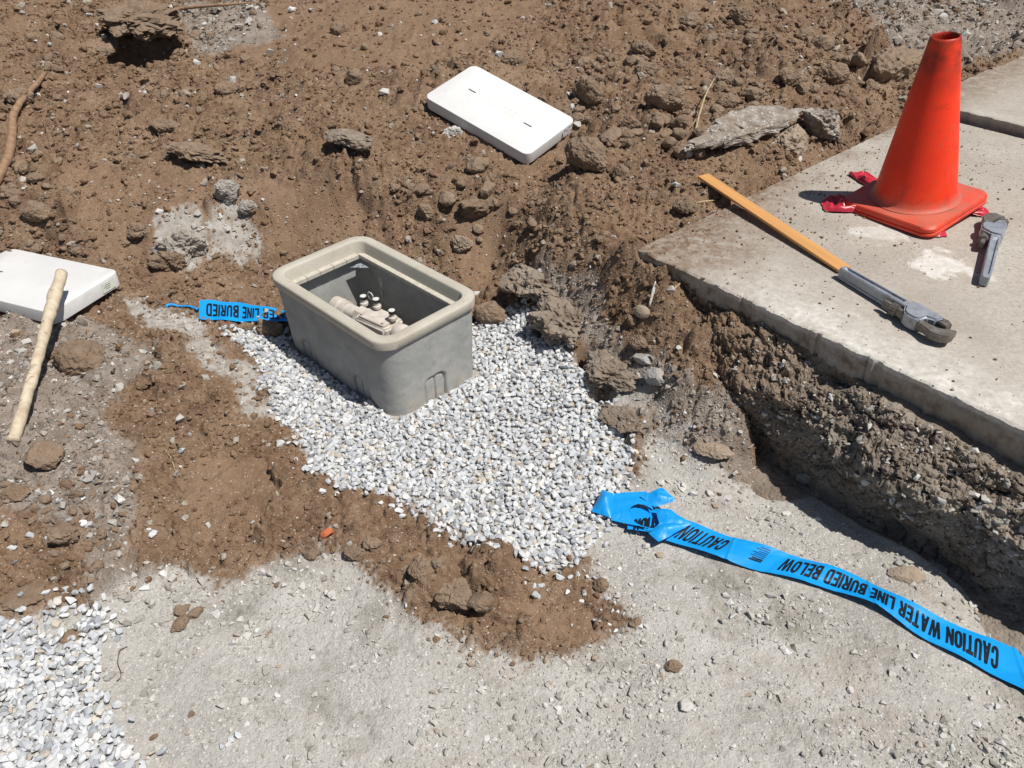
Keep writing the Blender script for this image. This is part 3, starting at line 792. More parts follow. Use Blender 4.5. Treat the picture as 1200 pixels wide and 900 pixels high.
put_rock("rock", "brown angular rock against the right rear of the meter box", 557, 376, 591, 374, CLODM, .7, .75, 22, .15, planes=8, sharp=.9, rough=.07, tilt=(.3, 0))
put_rock("rock", "rounded brown rock beside the wooden stick, below the left lid", 76, 424, 116, 424, CLODM, .8, .62, 23, .25, planes=8, sharp=.85, rough=.07, sub=5)
put_rock("rock", "brown rock at the foot of the wooden stick", 36, 540, 74, 540, CLODM, .8, .62, 24, .28, planes=9, sharp=.8, rough=.07, sub=5)
put_rock("rock", "flat grey stone on the grey soil right of the brown rock at the stick's foot", 92, 560, 116, 558, GREYM, .7, .3, 25, .2, planes=9, sharp=.9, rough=.05)
put_rock("rock", "flat brown stone at the left edge below the stick's foot", 4, 580, 36, 578, CLODM, .7, .45, 26, .25)
put_rock("rock", "grey lump casting a dark hollow in the soil above the left gravel heap", 60, 634, 96, 632, CLODM, .7, .5, 27, .2, rough=.2)
put_rock("soil_clod", "broad flat crust of brown soil at the left edge above the gravel", 2, 700, 52, 696, CLODM, .8, .2, 28, .35, "clod", rough=.1, flat_top=True)
put_rock("soil_clod", "flat brown soil crust between the two arms of the left gravel heap", 62, 748, 100, 742, CLODM, .65, .2, 29, .35, "clod", rough=.1, flat_top=True)
put_rock("soil_clod", "tall dark brown clod, largest on the soil tongue below the gravel", 518, 700, 555, 704, CLODM, .85, .95, 30, .25, "clod", rough=.14, sub=5)
put_rock("soil_clod", "lighter brown clod right beside the largest clod on the soil tongue", 549, 712, 576, 712, CLODM, .9, .95, 31, .25, "clod", rough=.08, sub=4)
put_rock("soil_clod", "reddish brown clod just left of the largest clod on the soil tongue", 488, 672, 506, 674, CLODM, .8, .7, 32, .25, "clod")
put_rock("soil_clod", "upright brown clod left of the gravel's lower edge near the brick fragment", 428, 640, 444, 640, CLODM, .8, 1.0, 33, .25, "clod")
put_rock("soil_clod", "wide brown clod between the brick fragment and the grey base", 406, 648, 426, 650, CLODM, .8, .75, 34, .25, "clod")
put_rock("brick_fragment", "small orange red brick fragment lying in brown soil", 377, 630, 391, 628, BRICKM, .85, .75, 35, .2, "brick", planes=7, sharp=.95, rough=.03)
put_rock("soil_clod", "largest of the flattened brown clods dropped on the pale grey base at left", 203, 742, 219, 724, CLODM, .7, .55, 36, .2, "clod")
put_rock("soil_clod", "middle clod of the flattened brown group on the grey base at left", 206, 722, 222, 712, CLODM, .8, .6, 37, .2, "clod")
put_rock("soil_clod", "small clod right of the flattened brown group on the grey base at left", 222, 726, 238, 714, CLODM, .7, .6, 38, .2, "clod")
put_rock("rock", "flat beige stone on the grey base between the blue tape and the trench wall", 1042, 674, 1078, 674, TANM, .75, .3, 39, .15, planes=9, sharp=.85, rough=.05)
put_rock("rock", "pale bluish white stone lying alone on the grey base at the bottom", 796, 832, 811, 826, PALEM, .8, .6, 40, .2, planes=9, sharp=.9, rough=.05)
put_rock("rock", "dark brown round stone at the lower right tip of the gravel", 696, 690, 714, 688, CLODM, .8, .8, 41, .15)
put_rock("soil_clod", "small brown clod right of the end of the soil tongue", 738, 732, 752, 730, CLODM, .8, .7, 42, .2, "clod")
put_rock("rock", "small brown stone alone on the grey base below the blue tape", 778, 784, 797, 782, CLODM, .7, .6, 43, .2)
put_rock("rock", "slim dark pebble on the grey base at the bottom right of centre", 776, 860, 786, 858, GREYM, .6, .5, 44, .2)
put_rock("rock", "reddish brown pebble on the grey base near the left gravel heap", 222, 842, 228, 834, CLODM, .7, .6, 45, .2)
put_rock("rock", "brown pebble beside a white pebble at the bottom left", 175, 868, 185, 862, CLODM, .6, .6, 46, .2)
put_rock("rock", "round white pebble at the bottom left, right of the gravel heap", 180, 880, 193, 878, PALEM, .9, .7, 47, .2)
put_rock("rock", "slate blue pebble by the thin wire at the bottom left", 124, 798, 136, 788, GREYM, .6, .5, 48, .2)
put_rock("rock", "brown stone just under the blue tape left of the meter box", 280, 386, 298, 386, CLODM, .8, .8, 49, .2)
put_rock("rock", "dark stone against the meter box under the blue tape", 300, 392, 330, 394, CLODM, .6, .9, 50, .2)
put_rock("rock", "smooth oval tan pebble on the slope between gravel and pavement corner", 743, 373, 761, 370, TANM, .7, .75, 51, .1, rough=.03, sharp=.1)
put_rock("rock", "round brown pebble left of the smooth oval tan pebble", 734, 378, 747, 378, CLODM, .9, .9, 52, .1, rough=.05)
put_rock("rock", "brown pebble downslope of the smooth oval tan pebble", 741, 406, 758, 406, CLODM, .9, .8, 53, .15)
put_rock("rock", "light grey block on the slope right of the gravel", 744, 424, 764, 422, GREYM, .6, .6, 54, .15, planes=7, sharp=.95, rough=.04)
put_rock("rock", "larger blue grey stone on the slope right of the gravel", 756, 448, 778, 446, GREYM, .8, .7, 55, .15, planes=8, sharp=.9, rough=.06)
put_rock("grey_lump", "large dark grey lump in the trench side above the gravel", 606, 336, 654, 338, BANKM, 0.78, .6, 56, .55, "lump", rough=.2, sub=5)
put_rock("grey_lump", "rough pale grey lump hanging over the right edge of the gravel", 640, 376, 694, 384, BANKM, 0.83, .5, 57, .55, "lump", rough=.24, sub=5)
put_rock("grey_lump", "brownish grey lump over the gravel below the rough pale lump", 690, 436, 730, 452, BANKM, 0.78, .45, 58, .55, "lump", rough=.22, sub=5)
put_rock("grey_lump", "sandy grey lump at the right rim of the gravel nearest the blue tape", 716, 496, 760, 512, BANKM, 0.78, .4, 59, .55, "lump", rough=.2, sub=5)
put_rock("rock", "flat tan stone on the soil below the trench wall", 816, 532, 856, 536, TANM, .6, .35, 60, .2, planes=9, sharp=.7)
put_rock("rock", "brown crumbly stone near the shadow at the foot of the trench wall", 932, 562, 955, 568, GREYCLODM, .6, .7, 61, .2)
put_rock("soil_clod", "long lump of crusted soil forming a ridge below the white lid", 540, 262, 596, 216, CLODM, .42, .42, 62, .45, "clod", rough=.18, sub=5)
put_rock("soil_clod", "brown clod with a dark shadow standing on the trench slope", 493, 252, 508, 250, CLODM, .9, 1.1, 63, .15, "clod")
put_rock("soil_clod", "grey brown lump at the foot of the soil ridge above the box", 530, 290, 552, 292, TANM, .8, .9, 64, .25, "clod", rough=.15)
put_rock("soil_clod", "broad overhanging soil crust above the dark hollow at the top left", 118, 38, 216, 44, CLODM, .62, .22, 65, -.22, "clod", (.2, .06), rough=.26, sub=5)
put_rock("soil_clod", "small pale crust left of the dark hollow at the top left", 108, 62, 140, 56, CLODM, .5, .4, 66, .2, "clod")
put_rock("rock", "grey brown stone right of the dark hollow on the mound", 252, 108, 278, 106, CLODM, .7, .5, 67, .3)
put_rock("rock", "flat brown stone lower on the mound between the hollow and the flat soil slab", 180, 148, 210, 148, CLODM, .6, .4, 68, .25)
put_rock("soil_clod", "rounded clod low on the smooth dirt wall", 152, 272, 174, 276, CLODM, .8, .8, 69, .2, "clod")
big_clods = [(758, 128, 798, 132, "large squarish clod on the mound behind the white lid's right corner"), (724, 148, 750, 150, "clod nearest the right corner of the white lid"), (838, 96, 860, 94, "brown clod at the tip of the straw on the mound"),
             (842, 124, 864, 122, "clod just right of the straw on the mound"), (1024, 84, 1064, 88, "large clod with a dark shaded side left of the cone's top"), (668, 196, 710, 196, "flat wide clod below the right corner of the white lid"),
             (590, 72, 612, 72, "lone round clod on the mound above the white lid"), (718, 208, 738, 208, "small dark clod with grey top above the pavement corner"), (742, 62, 766, 66, "upper of two dark clods at the mound's centre"), (745, 84, 768, 86, "lower of two dark clods at the mound's centre"),
             (790, 246, 818, 250, "low clod beside the straw bits at the pavement's dirty corner"), (856, 22, 880, 26, "pointed pale clod at the top of the mound"), (800, 28, 820, 26, "dark clod in the hollow at the top of the mound"), (960, 90, 990, 92, "wide clod on the mound between long slab and cone"),
             (676, 110, 704, 116, "upright clod right of the white lid"), (912, 96, 940, 98, "blunt clod on the mound above the concrete wedge"), (30, 250, 60, 252, "brown clod by the lower end of the left root"), (10, 120, 40, 122, "clod left of the upper end of the left root")]
for k, (a, b, c, d, lab) in enumerate(big_clods):
    put_rock("soil_clod", lab, a, b, c, d, CLODM, .75, .72, 200 + k, .2, "clod", rough=.1, planes=9, sharp=.6)

# many alike clods lying loose on the mound: each its own object, sharing a dozen meshes
clod_meshes = [rock_mesh("soil_clod", (1, .75 + .02 * k, .62 + .02 * k), 700 + k, 3, 9, .11, .6) for k in range(12)]
for me in clod_meshes: me.materials.append(CLODM)
areas = [(gpoly([(670,70),(1000,40),(1060,110),(960,170),(800,190),(690,200),(650,130)]), 150, "brown soil clod among the many strewn over the mound right of the white lid", "clods on the mound right of the lid"),
         (gpoly([(0,0),(640,0),(500,100),(300,140),(0,170)]), 42, "brown soil clod lying on the upper mound left of the white lid", "clods on the upper mound"),
         (gpoly([(0,180),(70,180),(110,300),(40,310),(0,300)]), 26, "brown soil clod on the bank beside the left root", "clods by the left root"),
         (gpoly([(430,190),(560,190),(740,250),(720,300),(620,300),(500,290)]), 34, "brown soil clod on the trench slope below the white lid", "clods on the slope below the lid"),
         (gpoly([(0,560),(130,560),(200,600),(260,660),(330,620),(440,630),(560,700),(470,680),(300,670),(90,700),(0,650)]), 38, "brown soil clod on the near side of the dug soil", "clods on the near soil")]
LOOSE = []
for poly, n, lab, grp in areas:
    P = np.array(poly); lo, hi = P.min(0), P.max(0); k = 0; tries = 0
    while k < n and tries < 8000:
        tries += 1
        xx, yy = rng.uniform(lo[0], hi[0]), rng.uniform(lo[1], hi[1])
        if not in_poly(np.array([xx]), np.array([yy]), poly)[0]: continue
        if fbm2(np.array([xx]), np.array([yy]), .35, 2, .5, 300)[0] < rng.uniform(-.5, .35): continue
        if not outside_slab(np.array([xx]), np.array([yy]))[0][0]: continue
        sz = ((.011 if yy > 2.4 else .0085) + .0075 * (rng.pareto(2.6) if rng.uniform() < .9 else 1.2)) * (1.35 if yy > 2.4 else .95)
        sz = min(sz, .042 if yy > 2.3 else .017)
        o = link("soil_clod", clod_meshes[int(rng.integers(12))], None, None, lab, "clod", grp)
        o.scale = (sz, sz * rng.uniform(.8, 1.1), sz * rng.uniform(.75, 1.1)); o.rotation_euler = (rng.normal(0, .3), rng.normal(0, .3), rng.uniform(0, 6.28))
        o.location = (xx, yy, float(H(xx, yy)) + sz * .28)
        k += 1; LOOSE.append(o)

kk = rng.choice(len(W), 2600); kk = kk[(S2.ravel()[kk] > .04) & (S2.ravel()[kk] < .30) & (A2.ravel()[kk] > .4)]
link("stone_chips", scatter_mesh("stone_chips", W[kk], .0026 * np.clip(rng.pareto(1.7, len(kk)) + 1, 1, 4.5), small, .8, 14), CHIPM, kind='stuff')
# ------------------------------------------------------------------ small modelling helpers
def bm_mesh(name, bm, smooth_deg=None):
    me = bpy.data.meshes.new(name); bm.normal_update(); bm.to_mesh(me); bm.free()
    if smooth_deg is not None:
        me.polygons.foreach_set("use_smooth", np.ones(len(me.polygons), bool)); me.set_sharp_from_angle(angle=math.radians(smooth_deg))
    return me
def rrect(hx, hy, r, n=7):
    pts = []
    for cx, cy, a0 in ((hx - r, hy - r, 0), (-hx + r, hy - r, 90), (-hx + r, -hy + r, 180), (hx - r, -hy + r, 270)):
        for k in range(n + 1):
            a = math.radians(a0 + 90 * k / n); pts.append((cx + r * math.cos(a), cy + r * math.sin(a)))
    return pts
def loft(bm, rings, cap0=False, cap1=False):
    vs = [[bm.verts.new(p) for p in ring] for ring in rings]
    n = len(vs[0])
    for a, b in zip(vs, vs[1:]):
        for i in range(n): bm.faces.new((a[i], a[(i + 1) % n], b[(i + 1) % n], b[i]))
    if cap0: bm.faces.new(vs[0][::-1])
    if cap1: bm.faces.new(vs[-1])
    return vs
def prism(pts, z0, z1, bevel=0.0, seg=2):
    bm = bmesh.new()
    lo = [bm.verts.new((x, y, z0)) for x, y in pts]; hi = [bm.verts.new((x, y, z1)) for x, y in pts]
    n = len(pts)
    bm.faces.new(lo[::-1]); bm.faces.new(hi)
    for i in range(n): bm.faces.new((lo[i], lo[(i + 1) % n], hi[(i + 1) % n], hi[i]))
    bmesh.ops.recalc_face_normals(bm, faces=bm.faces)
    if bevel: bmesh.ops.bevel(bm, geom=bm.edges[:], offset=bevel, segments=seg, affect='EDGES', clamp_overlap=True)
    return bm
def lathe(bm, prof, n=32, axis='z', org=(0, 0, 0)):
    rings = []
    for r, h in prof:
        ring = []
        for k in range(n):
            a = 2 * math.pi * k / n; c, s_ = r * math.cos(a), r * math.sin(a)
            p = (c, s_, h) if axis == 'z' else ((h, c, s_) if axis == 'x' else (s_, h, c))
            ring.append((p[0] + org[0], p[1] + org[1], p[2] + org[2]))
        rings.append(ring)
    return loft(bm, rings, True, True)
def tube_mesh(name, pts, radii, n=10, seed=0, rough=.12, cap=True):
    """a bent stick: smoothed path, varying thickness, knobbly surface"""
    P = np.array(pts, float); t = np.append(0, np.cumsum(np.linalg.norm(np.diff(P, axis=0), axis=1)))
    m_ = max(20, int(t[-1] / .006)); m_ = min(m_, 140)
    s_ = np.linspace(0, t[-1], m_)
    def cr(col):
        v = np.interp(s_, t, col)
        k = max(1, m_ // (len(P) * 3))
        for _ in range(2):
            w = np.convolve(np.pad(v, k, mode='edge'), np.ones(2 * k + 1) / (2 * k + 1), 'valid'); w[0], w[-1] = v[0], v[-1]; v = w
        return v
    C = np.stack([cr(P[:, i]) for i in range(3)], -1); R = np.interp(s_, t, radii)
    T = np.gradient(C, axis=0); T /= np.linalg.norm(T, axis=1)[:, None]
    up = np.array([0, 0, 1.]) if abs(T[0, 2]) < .9 else np.array([1., 0, 0])
    A_ = np.cross(T, up); A_ /= np.linalg.norm(A_, axis=1)[:, None]; B_ = np.cross(A_, T)
    an = np.linspace(0, 2 * np.pi, n, endpoint=False)
    ring = C[:, None] + R[:, None, None] * (A_[:, None] * np.cos(an)[None, :, None] + B_[:, None] * np.sin(an)[None, :, None])
    nz = fbm3(ring.reshape(-1, 3) + seed, max(.02, float(np.mean(R)) * 2.2), 3, .6, seed).reshape(m_, n)
    ring = C[:, None] + (ring - C[:, None]) * (1 + rough * 2 * nz)[..., None]
    V = np.concatenate([ring.reshape(-1, 3), C[:1], C[-1:]])
    q = grid_faces(m_, n, True)
    tri = np.concatenate([q[:, [0, 1, 2]], q[:, [0, 2, 3]]])
    i = np.arange(n); e0 = np.stack([i * 0 + m_ * n, (i + 1) % n, i], -1); l0 = (m_ - 1) * n
    e1 = np.stack([i * 0 + m_ * n + 1, l0 + i, l0 + (i + 1) % n], -1)
    me = mesh_np(name, V, np.concatenate([tri, e0, e1])[:, ::-1], True)
    return me

def text_mesh(body, cap_h, condense=1.0, bold=0.0, extrude=0.0):
    """letters lying in XY, starting at x = 0, with capitals cap_h tall"""
    cu = bpy.data.curves.new("lettering", 'FONT'); cu.body = body; cu.size = 1; cu.offset = bold; cu.extrude = extrude; cu.resolution_u = 3
    cu.space_character = 1.0 + bold * 2.5
    o = bpy.data.objects.new("lettering", cu); COL.objects.link(o)
    bpy.context.view_layer.update()
    me = bpy.data.meshes.new_from_object(o.evaluated_get(bpy.context.evaluated_depsgraph_get()))
    bpy.data.objects.remove(o); bpy.data.curves.remove(cu)
    co = np.empty(len(me.vertices) * 3); me.vertices.foreach_get("co", co); co = co.reshape(-1, 3)
    y0, y1 = co[:, 1].min(), co[:, 1].max()
    k = cap_h / (y1 - y0)
    co[:, 0] = (co[:, 0] - co[:, 0].min()) * k * condense; co[:, 1] = (co[:, 1] - y0) * k; co[:, 2] *= k
    me.vertices.foreach_set("co", co.ravel())
    return me, co[:, 0].max()

def _rc(x0, y0, x1, y1): return [[(x0, y0), (x1, y0), (x1, y1), (x0, y1)]]
def _arc(cx, cy, orx, ory, irx, iry, a0, a1, n=7):
    out = []
    for k in range(n):
        a, b = math.radians(a0 + (a1 - a0) * k / n), math.radians(a0 + (a1 - a0) * (k + 1) / n)
        out.append([(cx + irx * math.cos(a), cy + iry * math.sin(a)), (cx + orx * math.cos(a), cy + ory * math.sin(a)), (cx + orx * math.cos(b), cy + ory * math.sin(b)), (cx + irx * math.cos(b), cy + iry * math.sin(b))])
    return out
def _mir(ps, w): return [[(w - x, y) for x, y in p][::-1] for p in ps]
_GS, _GW = .185, .56
_top = _arc(_GW / 2, .72, _GW / 2, .28, _GW / 2 - _GS, .12, 0, 180, 12); _bot = _arc(_GW / 2, .28, _GW / 2, .28, _GW / 2 - _GS, .12, 180, 360, 12)
_up = _arc(.32, .79, .24, .21, .055, .05, 0, 90) + _rc(.375, .70, .56, .79) + _arc(.32, .70, .24, .20, .055, .045, -90, 0)
_lw = _arc(.32, .30, .25, .20, .065, .045, 0, 90) + _rc(.385, .21, .57, .30) + _arc(.32, .21, .25, .21, .065, .05, -90, 0)
_wl = [[(0, 1), (.16, 0), (.26, 0), (.26, .34), (.185, 1)], [(.26, 0), (.345, 0), (.45, .66), (.45, 1), (.365, 1), (.26, .34)]]
_al = [[(0, 0), (.185, 0), (.235, .22), (.31, .66), (.31, 1), (.205, 1)]]
GLYPH = {'I': (_GS, _rc(0, 0, _GS, 1)), 'L': (.48, _rc(0, 0, _GS, 1) + _rc(_GS, 0, .48, .165)), 'T': (.54, _rc(0, .835, .54, 1) + _rc(.27 - _GS / 2, 0, .27 + _GS / 2, .835)),
         'E': (.50, _rc(0, 0, _GS, 1) + _rc(_GS, 0, .50, .16) + _rc(_GS, .84, .50, 1) + _rc(_GS, .425, .465, .58)),
         'N': (.58, _rc(0, 0, .17, 1) + _rc(.41, 0, .58, 1) + [[(.17, .60), (.41, 0), (.41, .40), (.17, 1)]]),
         'A': (.62, _al + _mir(_al, .62) + [[(.235, .22), (.385, .22), (.36, .37), (.26, .37)]]), 'W': (.90, _wl + _mir(_wl, .90)),
         'O': (_GW, _top + _bot + _rc(0, .28, _GS, .72) + _rc(_GW - _GS, .28, _GW, .72)), 'C': (_GW, _top + _bot + _rc(0, .28, _GS, .72) + _rc(_GW - _GS, .63, _GW, .72) + _rc(_GW - _GS, .28, _GW, .37)),
         'U': (_GW, _bot + _rc(0, .28, _GS, 1) + _rc(_GW - _GS, .28, _GW, 1)),
         'D': (.57, _rc(0, 0, _GS, 1) + _rc(_GS, 0, .30, .16) + _rc(_GS, .84, .30, 1) + _arc(.30, .72, .27, .28, .085, .12, 0, 90) + _rc(.385, .28, .57, .72) + _arc(.30, .28, .27, .28, .085, .12, -90, 0)),
         'B': (.57, _rc(0, 0, _GS, 1) + _rc(_GS, 0, .32, .16) + _rc(_GS, .345, .32, .655) + _rc(_GS, .84, .32, 1) + _up + _lw),
         'R': (.58, _rc(0, 0, _GS, 1) + _rc(_GS, .50, .32, .655) + _rc(_GS, .84, .32, 1) + _up + [[(.40, 0), (.59, 0), (.42, .50), (.22, .50)]])}
def block_text(body, cap_h):
    V_, Fc, x = [], [], 0.0
    for ch in body:
        if ch == ' ': x += .34; continue
        w, polys = GLYPH[ch]
        for p in polys:
            Fc.append(list(range(len(V_), len(V_) + len(p)))); V_ += [((x + a) * cap_h, b * cap_h, 0) for a, b in p]
        x += w + .085
    me = bpy.data.meshes.new("lettering"); me.from_pydata(V_, [], Fc); me.update()
    return me, (x - .085) * cap_h

# ------------------------------------------------------------------ meter box
def box_mat():
    t = NT("cast_polymer_concrete")
    c = t.ramp(t.noise(14, 5, .6), [(.3, (.29, .295, .285)), (.55, (.36, .365, .35)), (.8, (.43, .43, .41))])
    c = t.mix(t.ramp(t.noise(6, 4, .6, dist=1.2), [(.55, 0.), (.75, .45)]), c, (.52, .51, .48))
    c = t.mix(t.ramp(t.noise(38, 5, .7), [(.52, 0.), (.7, .35)]), c, (.22, .225, .22))
    pit = t.ramp(t.voro(70), [(.06, 1.), (.13, 0.)])
    c = t.mix(t.math('MULTIPLY', pit, .6), c, (.15, .15, .145))
    gz = t.t.nodes.new("ShaderNodeSeparateXYZ"); t.put(gz.inputs[0], t.co)
    c = t.mix(t.math('MULTIPLY', t.ramp(gz.outputs[2], [(.03, 1.), (.13, 0.)]), t.ramp(t.noise(26, 5, .7), [(.42, 0.), (.62, .8)])), c, (.47, .43, .37))
    n = t.bump(t.math('SUBTRACT', t.noise(240, 3, .6), t.math('MULTIPLY', pit, 1.5)), .3, .002)
    return t.done(c, .8, n, .3)
BOXM = box_mat()
def rim_mat():
    t = NT("tan_polymer_rim")
    c = t.ramp(t.noise(9, 5, .6), [(.3, (.43, .40, .335)), (.6, (.49, .46, .39)), (.85, (.535, .505, .435))])
    c = t.mix(t.ramp(t.noise(160, 3), [(.55, 0.), (.75, .45)]), c, (.33, .28, .22))
    c = t.mix(t.ramp(t.noise(13, 6, .75), [(.55, 0.), (.72, .5)]), c, (.36, .29, .22))
    return t.done(c, .7, t.bump(t.noise(300, 3), .15, .001), .35)
RIMM = rim_mat()
box = empty("meter_box", (BOX_C[0], BOX_C[1], 0), (0, 0, BOX_ANG), "open grey concrete utility box with tan rim set in white gravel", "meter box")
box.scale = (1.065, 1.065, 1.01)
zr0, zr1 = .259, .290
# body: outer face with grooved knockouts, top, inner face
per = np.array(rrect(1, 1, .3, 8))
def dense_ring(hx, hy, r, n):
    P = np.array(rrect(hx, hy, r, 10)); P = np.vstack([P, P[:1]])
    s_ = np.append(0, np.cumsum(np.linalg.norm(np.diff(P, axis=0), axis=1)))
    q = np.linspace(0, s_[-1], n, endpoint=False)
    return np.stack([np.interp(q, s_, P[:, 0]), np.interp(q, s_, P[:, 1])], -1)
NP_, NZ_ = 560, 100
zz = np.linspace(-.05, zr0, NZ_)
ro = []
for z in zz:
    k = (zr0 - z) * .03
    R_ = dense_ring(.262 - k, .160 - k, .055, NP_)
    nx = np.roll(R_, -1, 0) - np.roll(R_, 1, 0); nrm = np.stack([nx[:, 1], -nx[:, 0]], -1); nrm /= np.linalg.norm(nrm, axis=1)[:, None]
    dsp = np.zeros(NP_)
    zl = z - .02
    for side, cx in (('x', -.01), ('y', .12), ('y', -.13), ('y+', .1), ('x-', 0)):
        if side == 'x': u = R_[:, 1] - cx; on = R_[:, 0] > .2
        elif side == 'x-': u = R_[:, 1] - cx; on = R_[:, 0] < -.2
        elif side == 'y': u = R_[:, 0] - cx; on = R_[:, 1] < -.1
        else: u = R_[:, 0] - cx; on = R_[:, 1] > .1
        w, hgt, rr = .034, .085, .022
        qx = np.abs(u) - (w - rr); qz = max(zl - (hgt - rr), -9)
        sd = np.where((qx > 0) & (qz > 0), np.sqrt(qx ** 2 + qz ** 2) - rr, np.maximum(qx, qz) - rr)
        inside = sstep(.0025, -.0015, sd)
        groove = np.exp(-(sd / .0028) ** 2) * (1 if zl < hgt + .01 else 0) + (np.exp(-(u / .0022) ** 2) * (sd < -.002))
        dsp = dsp - on * (.004 * inside + .007 * np.clip(groove, 0, 1))
    R_ = R_ + nrm * (dsp + .0009 * fbm3(np.concatenate([R_, np.full((NP_, 1), z)], 1), .03, 3, .6, 3))[:, None]
    ro.append(np.concatenate([R_, np.full((NP_, 1), z)], 1))
for (hx, hy, r, z) in ((.243, .140, .03, zr0), (.238, .135, .03, .235), (.241, .138, .03, .10), (.244, .141, .03, -.05)):
    ro.append(np.concatenate([dense_ring(hx, hy, r, NP_), np.full((NP_, 1), z)], 1))
G = np.concatenate(ro)
me = mesh_np("body", G, grid_faces(len(ro), NP_, True), True); me.set_sharp_from_angle(angle=math.radians(50))
link("body", me, BOXM, box)
# rim
bm = bmesh.new()
seq = [(.266, .164, .056, zr0 + .001), (.2685, .1665, .057, zr0 + .004), (.2695, .1675, .058, zr1 - .006), (.268, .166, .057, zr1 - .002), (.265, .163, .054, zr1), (.2415, .1395, .036, zr1), (.239, .137, .034, zr1 - .0015), (.2375, .1355, .033, zr1 - .005), (.231, .129, .031, zr1 - .046), (.240, .1375, .03, zr1 - .048)]
loft(bm, [[(x, y, z) for x, y in rrect(a, b, r, 10)] for a, b, r, z in seq])
link("rim", bm_mesh("rim", bm, 40), RIMM, box)
# light ledge under the rim, in short lengths with joints
led = NT("pale_ledge"); LEDM = led.done(led.ramp(led.noise(60, 3), [(.3, (.44, .41, .345)), (.7, (.56, .525, .455))]), .7, None, .3)
def ledge_piece(x0, x1, y0, y1, z0, z1):
    bm = prism([(x0, y0), (x1, y0), (x1, y1), (x0, y1)], z0, z1, .0012, 1); return bm
n_ = 8
for sgn in (-1, 1):
    for k in range(n_):
        w = .46 / n_; x0 = -.23 + k * w
        y_ = sorted((sgn * .1145, sgn * .1345))
        link("ledge", bm_mesh("ledge", ledge_piece(x0 + .0004, x0 + w - .0004, y_[0], y_[1], .2375, .2515)), LEDM, box)
    for k in range(5):
        w = .227 / 5; y0 = -.1135 + k * w
        x_ = sorted((sgn * .2165, sgn * .2375))
        link("ledge", bm_mesh("ledge", ledge_piece(x_[0], x_[1], y0 + .0004, y0 + w - .0004, .2375, .2515)), LEDM, box)
tagm = NT("label_tag"); TAGM = tagm.done(tagm.ramp(tagm.noise(120, 3), [(.4, (.12, .15, .18)), (.6, (.42, .46, .50))]), .4, None, .5)
bm = prism([(-.214, .075), (-.17, .113), (-.214, .113)], .222, .2245, .0004, 1)
link("corner_tag", bm_mesh("corner_tag", bm), TAGM, box)
sm_ = NT("white_smear"); SMM = sm_.done(sm_.ramp(sm_.noise(80, 3), [(.4, (.42, .42, .40)), (.7, (.60, .60, .57))]), .9, None, .2)
for cx, cz, rx, rz in ((-.155, .165, .011, .022), (-.158, .125, .006, .014)):
    bm = bmesh.new(); lathe(bm, [(.001, .0), (.55, .0008), (.9, .0012), (1., .0003)], 20, 'y')
    for v in bm.verts: v.co = Vector((cx + v.co.x * rx * (1 + .2 * math.sin(3 * v.co.z)), .1360 - .0 - v.co.y * 1.5 + .0005, cz + v.co.z * rz))
    link("mortar_smear", bm_mesh("mortar_smear", bm, 40), SMM, box)
# gravel inside the box is part of the loose gravel
r_ = np.random.default_rng(77)
u_, v_ = r_.uniform(-.225, .225, 420), r_.uniform(-.12, .12, 420)
P = np.stack([BOX_C[0] + u_ * math.cos(BOX_ANG) - v_ * math.sin(BOX_ANG), BOX_C[1] + u_ * math.sin(BOX_ANG) + v_ * math.cos(BOX_ANG), .058 + r_.uniform(0, .012, 420)], -1)
link("gravel", scatter_mesh("gravel", P, r_.uniform(.008, .014, 420), protos, .5, 78), GRAVELM, kind='stuff')

# ------------------------------------------------------------------ valve assembly in the box
def vmat():
    t = NT("dusty_cream_brass")
    c = t.ramp(t.noise(40, 4, .6), [(.3, (.44, .40, .35)), (.6, (.57, .53, .475)), (.85, (.63, .595, .545))])
    return t.done(c, .65, t.bump(t.noise(200, 3), .2, .001), .4)
VM = vmat()
bk = NT("black_cap"); BLACKM = bk.done((.02, .02, .022), .45, None, .4)
wt = NT("white_cap_top"); WCAPM = wt.done((.62, .62, .6), .5, None, .4)
ZV = .13
p0 = at(397, 359, ZV); p1v = at(480, 396, ZV)
ax = p1v - p0; LV = float(np.linalg.norm(ax[:2]))
val = empty("valve_assembly", (p0[0], p0[1], ZV), (0, 0, math.atan2(ax[1], ax[0])), "dusty cream pipe valve with capped test cocks inside the open box", "valve")
def vpart(name, prof, org=(0, 0, 0), axis='x', n=28, mat=VM, sm=35, parent=None):
    bm = bmesh.new(); lathe(bm, prof, n, axis, org); bmesh.ops.recalc_face_normals(bm, faces=bm.faces)
    return link(name, bm_mesh(name, bm, sm), mat, parent or val)
s = LV / .20
vpart("coupling", [(.015 * s, -.012 * s), (.019 * s, -.010 * s), (.0195 * s, .008 * s), (.0165 * s, .010 * s), (.0165 * s, .014 * s), (.0185 * s, .016 * s), (.0185 * s, .028 * s)])
vpart("pipe", [(.0155 * s, .028 * s), (.0155 * s, .062 * s)])
vpart("union_nut", [(.015 * s, .058 * s), (.0205 * s, .060 * s), (.0205 * s, .078 * s), (.015 * s, .080 * s)], n=6, sm=20)
bm = prism([(.078 * s, -.027 * s), (.158 * s, -.027 * s), (.165 * s, -.018 * s), (.165 * s, .018 * s), (.158 * s, .027 * s), (.078 * s, .027 * s), (.073 * s, .018 * s), (.073 * s, -.018 * s)], -.03 * s, .016 * s, .004 * s, 3)
link("valve_body", bm_mesh("valve_body", bm, 50), VM, val)
bm = prism(rrect(.036 * s, .022 * s, .006 * s, 4), .0165 * s, .021 * s, .0015 * s, 2)
for v in bm.verts: v.co.x += .118 * s
link("cover_plate", bm_mesh("cover_plate", bm, 40), VM, val)
